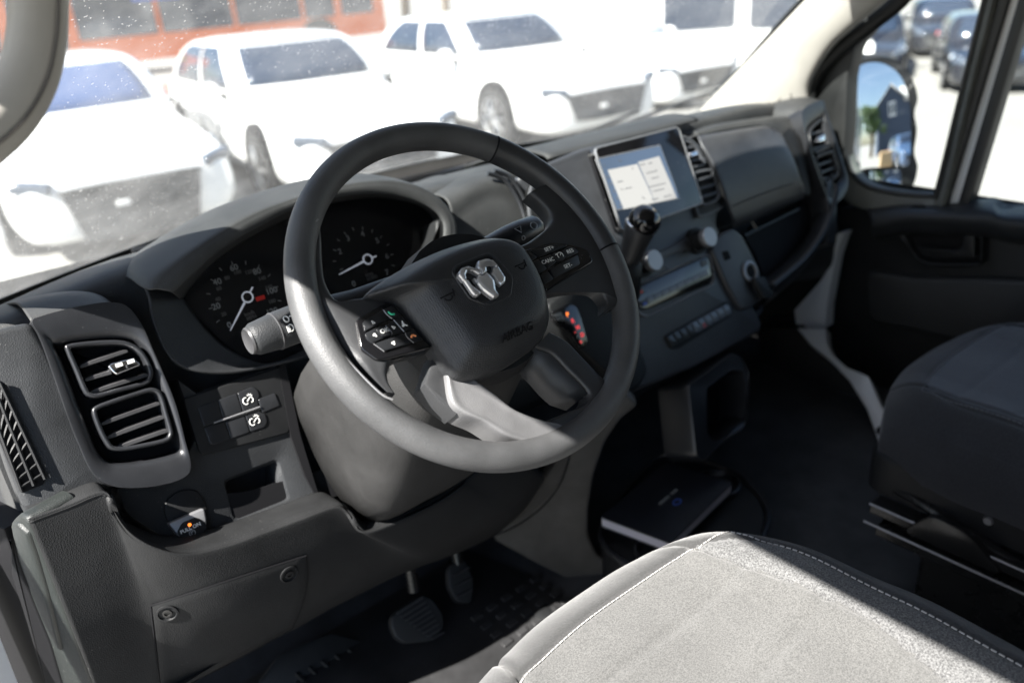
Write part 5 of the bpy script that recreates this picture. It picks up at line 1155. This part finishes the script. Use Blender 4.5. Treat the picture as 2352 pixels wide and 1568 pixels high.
# ------------------------------------------------------------------ outside: the parking lot, falling away gently to the right
def gz_at(x): return GZ-.14*min(8, max(0, x-8))
g = gridmesh('ground', [[V((x, y, gz_at(x))) for y in (-300, -40, 0, 40, 300)] for x in (-300, -50, 0, 7, 9, 11, 13, 15, 18, 22, 30, 60, 300)], M['lot'], smooth=180); tag(g, kind='structure')
def car_parts(t, paint, glass_m, kind='sedan', long=0.0, gw=1.0, gz=(.33, .62)):
    """saloon facing local -y, wheels on z=0; all parts children of t"""
    H = {'sedan': 1.43, 'suv': 1.62}[kind]; W = .92; belt = {'sedan': .93, 'suv': 1.06}[kind]; hood = belt-.05
    st = [(-2.38-long, .60, .30, .58), (-2.34-long, .76, .22, .68), (-2.15-long, .86, .19, hood-.15), (-1.75-long, .89, .19, hood-.08), (-1.0, .915, .19, hood), (-.7, .92, .19, belt), (.3, .92, .19, belt+.01), (1.3, .92, .19, belt+.03), (1.9, .89, .2, belt+.04), (2.2, .83, .24, belt-.0), (2.32, .70, .32, belt-.2)]
    rows = []
    for y, w, z0, z1 in st:
        P = [(0,z0), (w*.8,z0), (w*.97,z0+.10), (w,z0+(z1-z0)*.45), (w*.985,z0+(z1-z0)*.72), (w*.93,z1-.035), (w*.80,z1), (w*.4,z1+.03), (0,z1+.04)]
        rows.append([V((a, y, b)) for a, b in P]+[V((-a, y, b)) for a, b in P[-2:0:-1]])
    nr = [crom(r_, 48, True) for r_ in rows]
    cols = [crom([r_[i] for r_ in nr], 40) for i in range(48)]
    gridmesh('body', [[cols[i][j] for i in range(48)] for j in range(40)], paint, t, closed=True, caps=True, world=False, smooth=180)
    # greenhouse
    yb0, yt0, yt1, yb1 = -1.0, -.18, 1.05 if kind == 'sedan' else 1.6, 1.9 if kind == 'sedan' else 2.15
    gr = []
    for k in range(9):
        f = k/8; z = belt-.03+(H-belt+.03)*math.sin(f*math.pi/2*.98)
        w = .86-.24*f**1.6; y0 = yb0+(yt0-yb0)*f**1.05; y1 = yb1+(yt1-yb1)*f**1.2
        P = [(w*.93,y0+.10), (w,y0+.35), (w,(y0+y1)/2), (w,y1-.3), (w*.9,y1-.05), (w*.5,y1), (0,y1+.02)]
        Q = [(0,y0-.06), (w*.5,y0-.03)]
        lp = Q+P; lp = [V((a, b, z)) for a, b in lp]+[V((-a, b, z)) for a, b in lp[::-1] if a > 1e-6]
        gr.append(crom(lp, 56, True))
    top = gr[-1]; c = sum(top, V())/56; gr.append([c+(p-c)*.8+V((0,0,.02)) for p in top]); gr.append([c+(p-c)*.02+V((0,0,.03)) for p in top])
    gridmesh('cabin', gr, paint, t, closed=True, world=False, smooth=180)
    # panes follow the cabin skin a little proud of it
    def pane(name, i0, i1, k0, k1, push=.008):
        rows_ = []
        for k in np.linspace(k0, k1, 6):
            a, b = int(k), min(int(k)+1, 8); f = k-a; row = []
            for i in np.linspace(i0, i1, 14):
                j = int(math.floor(i)); h = i-j
                p = gr[a][j % 56].lerp(gr[a][(j+1) % 56], h).lerp(gr[b][j % 56].lerp(gr[b][(j+1) % 56], h), f)
                cc = V((0, .4, p.z-.1)); row.append(p+(p-cc).normalized()*push)
            rows_.append(row)
        return gridmesh(name, rows_, glass_m, t, world=False, smooth=180, solid=.004)
    n17 = 56/17.0
    pane('windshield_pane', -1.75*n17, 1.75*n17, 1.2, 6.6); pane('rear_pane', 6.8*n17, 10.2*n17, 1.4, 6.2)
    for sgn in (0, 1):
        def I(a): return a*n17 if not sgn else -a*n17
        pane('side_pane', I(2.75), I(4.05), 1.0, 6.0); pane('side_pane', I(4.15), I(5.2), 1.0, 6.0)
    # wheels
    for sx in (-1, 1):
        for wy in (-1.42-long*.6, 1.38):
            c = V((sx*.80, wy, .335))
            lathe('wheel_arch', [(.40,.0), (.40,.118), (.385,.122), (.0001,.121)], c+V((0,0,.03)), (sx,0,0), M['black'], t, world=False, nseg=28)
            w_ = lathe('wheel', [(.22,-.02), (.33,-.01), (.34,.06), (.335,.125), (.30,.140), (.245,.138), (.235,.12), (.0001,.118)], c, (sx,0,0), M['tyre'], t, world=False, nseg=32)
            lathe('rim', [(.24,.120), (.24,.136), (.225,.138), (.215,.122), (.0001,.1225)], c, (sx,0,0), M['alloy'], w_, world=False, nseg=32)
            for q in range(10):
                a = 2*math.pi*q/10; d = V((0, math.cos(a), math.sin(a))); tube('spoke', [c+V((sx*.135,0,0))+d*.03, c+V((sx*.132,0,0))+d*.22], [.022, .013], M['alloy'], w_, world=False, nseg=6)
            lathe('hub_dark', [(.215,.1235), (.0001,.124)], c, (sx,0,0), M['black'], w_, world=False, nseg=24)
    # face
    fy = -2.36-long
    g0, g1 = gz; gq_ = [V((a*gw, 0, b)) for a, b in ((-.48,g0+.05), (-.42,g0), (.42,g0), (.48,g0+.05), (.56,g1-.06), (.50,g1), (-.50,g1), (-.56,g1-.06))]
    def facey(x): return fy-.075+.07*(abs(x)/.6)**2.5
    gp = [V((p.x*(1.0), facey(p.x)-.03, p.z)) for p in crom(gq_, 40, True)]
    gr_ = prism('grille', gp, (0,-1,.05), .12, M['grille'], t, world=False, smooth=0)
    for k in range(5): tube('grille_bar', [V((-.42*gw, fy-.055, g0+(g1-g0)*(k+1)/6)), V((0, fy-.085, g0+(g1-g0)*(k+1)/6)), V((.42*gw, fy-.055, g0+(g1-g0)*(k+1)/6))], .008, M['rubber'], gr_, world=False, nseg=6)
    box('badge', (-.12, fy-.10, g1-.16), .05, .008, .02, M['housewhite'], gr_, world=False, bevel=.005)
    for yy in (-.62, .35): 
        for sx in (-1, 1): tube('door_gap', [V((sx*.915, yy, .35)), V((sx*.925, yy, .6)), V((sx*.86, yy+.03, belt-.02))], .006, M['black'], t, world=False, nseg=5)
    for sx in (-1, 1):
        hl = [V((sx*(a+.015), b-.075, c_+.02)) for a, b, c_ in ((.60,fy+.14,.60), (.80,fy+.34,.63), (.87,fy+.62,.70), (.83,fy+.60,.755), (.66,fy+.26,.72))]
        vf('headlight', hl+[p+V((-sx*.05,.10,-.02)) for p in hl], [(0,1,2,3,4), (9,8,7,6,5)]+[(i, (i+1) % 5, 5+(i+1) % 5, 5+i) for i in range(5)], M['headlight'], t, world=False, smooth=30)
        hx_ = V((math.cos(R(28*sx)), math.sin(R(28*sx)), .12*sx)).normalized(); hy_ = V((0,0,1)).cross(hx_).normalized(); box('headlamp', (sx*.70, fy+.07, .66), .15, .05, .045, M['lamp_dark'], t, world=False, ax=(hx_, hy_, hx_.cross(hy_)), bevel=.02)
        fg = [V((sx*a, fy+.10+.1*(i in (1, 2)), b)) for i, (a, b) in enumerate(((.55,.30), (.78,.32), (.80,.42), (.62,.42)))]
        vf('fog_recess', [p-V((0,.03,0)) for p in fg]+[p+V((0,.1,0)) for p in fg], [(0,1,2,3), (7,6,5,4)]+[(i, (i+1) % 4, 4+(i+1) % 4, 4+i) for i in range(4)], M['black'], t, world=False, smooth=0)
        mi_ = lathe('door_mirror', [(.0001,-.10), (.06,-.09), (.085,-.03), (.09,.06), (.0001,.07)], V((sx*1.0, -.62, belt+.07)), (0,1,0), paint, t, world=False, nseg=18, smooth=180)
        tube('mirror_foot', [V((sx*.86,-.58,belt+.0)), V((sx*.98,-.6,belt+.05))], .03, M['black'], mi_, world=False, nseg=8)
        box('tail_lamp', (sx*.72, 2.24, .82), .13, .05, .07, M['busred'], t, world=False, bevel=.02)
def car(name, label, x, y, rot, paint, gm, kind='sedan', long=0, group=None, **kw):
    t = thing(name, label, 'car', M=Matrix.Translation((x, y, gz_at(x))) @ Matrix.Rotation(R(rot), 4, 'Z'), group=group)
    car_parts(t, M[paint], M[gm], kind, long, **kw); return t
G1 = 'white cars parked facing the van'; G2 = 'dark cars parked across the lot'
car('parked_car', 'white car with a wide dark grille, nearest beyond the windshield at the far left', .95, 8.7, -4, 'carwhite', 'carglass_blue', 'sedan', .15, G1, gw=.92, gz=(.20, .62))
car('parked_car', 'white saloon in the middle of the row, its front wheel showing above the gauge hood', 3.2, 8.3, -6, 'carwhite', 'carglass', 'sedan', .1, G1)
car('parked_car', 'white saloon beyond the top of the steering wheel with dark side windows', 6.2, 8.35, -6, 'carwhite', 'carglass', 'sedan', .1, G1)
car('parked_car', 'pale white car behind the right end of the white row', 9.4, 9.3, -6, 'carwhite', 'headlight', 'sedan', 0, G1)
# white delivery van behind the row
def panelvan(t):
    st = [(-2.75,.55,.45,.75), (-2.7,.85,.32,1.0), (-2.3,.95,.30,1.2), (-1.7,.98,.30,1.35)]
    sec_ = [(-2.78,.40), (-2.80,.95), (-2.55,1.18), (-1.95,1.35), (-1.15,2.25), (-.8,2.42), (2.6,2.45), (2.75,2.3), (2.78,.42), (2.6,.32), (-2.6,.32)]
    rows_ = []
    for x, k in ((-.99,.96), (-1.0,.99), (-.9,1.0), (0,1.01), (.9,1.0), (1.0,.99), (.99,.96)): rows_.append([V((x, y*k if abs(x) > .95 else y, .3+(z-.3)*k)) for y, z in sec_])
    gridmesh('body', rows_, M['carwhite'], t, closed=True, caps=True, world=False, smooth=35)
    for sx in (-1, 1):
        for pts in ([(-1.75,1.42), (-1.15,2.05), (-.55,2.05), (-.55,1.35), (-1.2,1.32)], [(-.3,1.38), (-.3,2.05), (1.0,2.05), (1.0,1.38)]):
            prism('side_pane', [V((sx*1.01, a, b)) for a, b in rnd([V((p[0], p[1], 0)) for p in pts], .08, 3) for a, b in [(a, b)]] if False else [V((sx*1.012, p.x, p.y)) for p in rnd([V((*p_, 0)) for p_ in pts], .08, 3)], (sx,0,0), .02, M['carglass'], t, world=False)
        for y in (-.42, -.12): box('door_handle', (sx*1.015, y, 1.12), .012, .03, .09, M['grille'], t, world=False, bevel=.008)
        lathe('door_mirror', [(.0001,-.1), (.07,-.08), (.09,.0), (.08,.1), (.0001,.11)], V((sx*1.16,-1.5,1.5)), (0,0,1), M['carwhite'], t, world=False, nseg=16)
        for wy in (-1.9, 1.7):
            c = V((sx*.86, wy, .35)); lathe('wheel_arch', [(.43,0), (.43,.145), (.0001,.146)], c, (sx,0,0), M['black'], t, world=False)
            w_ = lathe('wheel', [(.2,0), (.35,.01), (.35,.14), (.31,.155), (.22,.152), (.0001,.15)], c, (sx,0,0), M['tyre'], t, world=False)
            lathe('rim', [(.21,.15), (.2,.165), (.0001,.16)], c, (sx,0,0), M['alloy'], w_, world=False)
    vf('windshield_pane', [V((-.85,-1.98,1.36)), V((.85,-1.98,1.36)), V((.75,-1.20,2.24)), V((-.75,-1.20,2.24))], [(0,1,2,3)], M['carglass'], t, world=False, solid=.004)
pass
vn = thing('delivery_van', 'white delivery van with dark side windows at the right behind the white cars', 'van', M=Matrix.Translation((12.9, 9.6, gz_at(12.9))) @ Matrix.Rotation(R(41), 4, 'Z'))
panelvan(vn)
# orange bus along the back
bus = thing('orange_bus', 'orange bus with dark windows and coloured posters behind the white cars', 'bus', (6.2, 19, GZ))
BX0, BX1, BY, BZ0, BZ1 = .2, 11.0, 18.0, .35, 3.1
box('body', ((BX0+BX1)/2, BY+1.25, GZ+(BZ0+BZ1)/2), (BX1-BX0)/2, 1.25, (BZ1-BZ0)/2, M['busorange'], bus, bevel=.15)
for x0, x1 in ((.5, 2.2), (3.6, 5.2), (5.3, 6.9), (7.0, 8.6), (8.7, 9.5), (9.7, 10.6)):
    box('window', ((x0+x1)/2, BY-.004, GZ+1.48), (x1-x0)/2, .02, .50, M['carglass'], bus, bevel=.05)
box('door', (2.9, BY-.004, GZ+1.3), .45, .02, .85, M['carglass'], bus, bevel=.03)
for x, z, w, h, m_ in ((4.5,2.35,.9,.10,'busblue'), (6.4,2.55,1.0,.22,'buswhite'), (5.6,2.6,.35,.2,'busblue'), (7.6,2.6,.3,.2,'busblue'), (6.6,1.9,.75,.09,'busyellow'), (5.3,1.88,.5,.1,'busblue'), (8.2,1.9,.7,.1,'busred'), (1.3,2.5,.8,.25,'busyellow')):
    box('poster', (x, BY-.012, GZ+z), w, .02, h, M[m_], bus)
for x in (2.0, 9.0):
    lathe('wheel', [(.2,-.1), (.48,-.1), (.48,.1), (.25,.12), (.0001,.1)], (x, BY+.05, GZ+.48), (0,-1,0), M['tyre'], bus)
bus.matrix_world = Matrix.Translation((8.1, 24.5, GZ)) @ Matrix.Diagonal((1.27, 1, 1.05, 1))
# dark cars across the lot to the right
for i, (x, y, r_, lab) in enumerate(((19.9, 7.2, -62, 'black car nearest the side mirror, first of the dark row'), (20.6, 10.4, -62, 'second dark car of the row beyond the side mirror'), (24.4, 12.8, -62, 'dark car farther back in the row seen over the side mirror'), (25.6, 10.7, -62, 'dark car at the right end of the row, partly behind the window post'))):
    car('parked_car', lab, x, y, r_, 'carblack', 'carglass', 'suv' if i == 2 else 'sedan', 0, G2)
# trees beyond the bus
def tree(name, label, x, y, h, r_, m_, seed, cat='tree'):
    rg = random.Random(seed); t = thing(name, label, cat, (x, y, GZ))
    tube('trunk', [(x, y, GZ), (x+.1, y, GZ+h*.4), (x, y+.1, GZ+h*.7)], [.22, .16, .06], M['bark'], t, nseg=8)
    for k in range(6):
        a = rg.uniform(0, 6.28); tube('limb', [(x, y, GZ+h*(.35+.06*k)), (x+math.cos(a)*r_*.6, y+math.sin(a)*r_*.6, GZ+h*(.55+.06*k))], [.09, .02], M['bark'], t, nseg=6)
    vs_, fs = [], []
    cl_ = [(rg.gauss(0, .5)*r_, rg.gauss(0, .5)*r_, h*.68+rg.gauss(0, .16)*h, rg.uniform(.25, .5)*r_) for _ in range(26)]
    for _ in range(2600):
        c = rg.choice(cl_); d = V((rg.gauss(0,1), rg.gauss(0,1), rg.gauss(0,1))).normalized()*c[3]*rg.uniform(.6, 1)
        p = V((x+c[0], y+c[1], GZ+c[2]))+d; u = V((rg.gauss(0,1), rg.gauss(0,1), rg.gauss(0,1))).normalized(); w_ = u.orthogonal().normalized(); s = rg.uniform(.10, .20)
        k = len(vs_); vs_ += [p-u*s, p+w_*s*.5, p+u*s, p-w_*s*.5]; fs.append((k, k+1, k+2, k+3))
    o = vf('crown', vs_, fs, M[m_], t, smooth=0); o['kind'] = 'stuff'
tree('tree', 'leafy green tree past the right end of the orange bus', 17.2, 27, 5.5, 2.0, 'leaf', 3)
tree('tree', 'pale green tree farther along behind the white saloon', 22.0, 31, 5.0, 2.0, 'leaf', 4)
# ---- behind the van, seen in the side mirror
hs = thing('navy_house', 'navy blue gabled house with white-framed windows reflected in the side mirror', 'house', (6.5, -20, GZ))
HX, HY = 4.6, -25.0
def wallp(name, pts, y, m_, d=.1): return prism(name, [V((a, y, GZ+b)) for a, b in pts], (0,1,0), d, M[m_], hs, smooth=0)
wallp('wall', [(HX-1.9,0), (HX+7,0), (HX+7,5.2), (HX+1.9,5.2), (HX,7.0), (HX-1.9,5.2)], HY, 'navy', 6)
vf('roof', [V((HX+1.6,HY+.4,GZ+5.1)), V((HX+7.4,HY+.4,GZ+5.1)), V((HX+7.4,HY-3,GZ+7.2)), V((HX+1.6,HY-3,GZ+7.2))], [(0,1,2,3)], M['roofgrey'], hs, solid=.1)
for s in (-1, 1): vf('roof', [V((HX,HY+.35,GZ+7.15)), V((HX,HY-6,GZ+7.15)), V((HX+s*2.2,HY-6,GZ+5.05)), V((HX+s*2.2,HY+.35,GZ+5.05))], [(0,1,2,3)], M['roofgrey'], hs, solid=.12)
def win(cx, cz, w, h):
    f_ = prism('window', [V((cx+a*w, HY+.06, GZ+cz+b*h)) for a, b in ((-1,-1), (1,-1), (1,1), (-1,1))], (0,1,0), .06, M['housewhite'], hs, smooth=0)
    for i in (-.5, .5): prism('pane', [V((cx+(i+a*.32)*w, HY+.075, GZ+cz+b*h*.72)) for a, b in ((-1,-1), (1,-1), (1,1), (-1,1))], (0,1,0), .01, M['carglass'], f_, smooth=0)
win(HX, 4.6, .5, .75); win(HX+3.6, 4.1, .9, .95); win(HX+6, 4.1, .6, .9)
car('parked_car', 'blue-grey pickup-sized car parked in front of the navy house, seen in the side mirror', 3.9, -12.5, 176, 'carblue', 'carglass', 'suv')
tree('tree', 'narrow dark green tree beside the navy house in the side mirror', 1.9, -24, 5.6, 1.5, 'leaf2', 9)
cl1 = thing('timber_crate', 'pale timber crate behind the van, low in the side mirror', 'crate', (2.6, -13, GZ))
for k in range(4): box('plank', (2.6, -13, GZ+.13+k*.2), .4, .4, .09, M['wood'], cl1, bevel=.01)
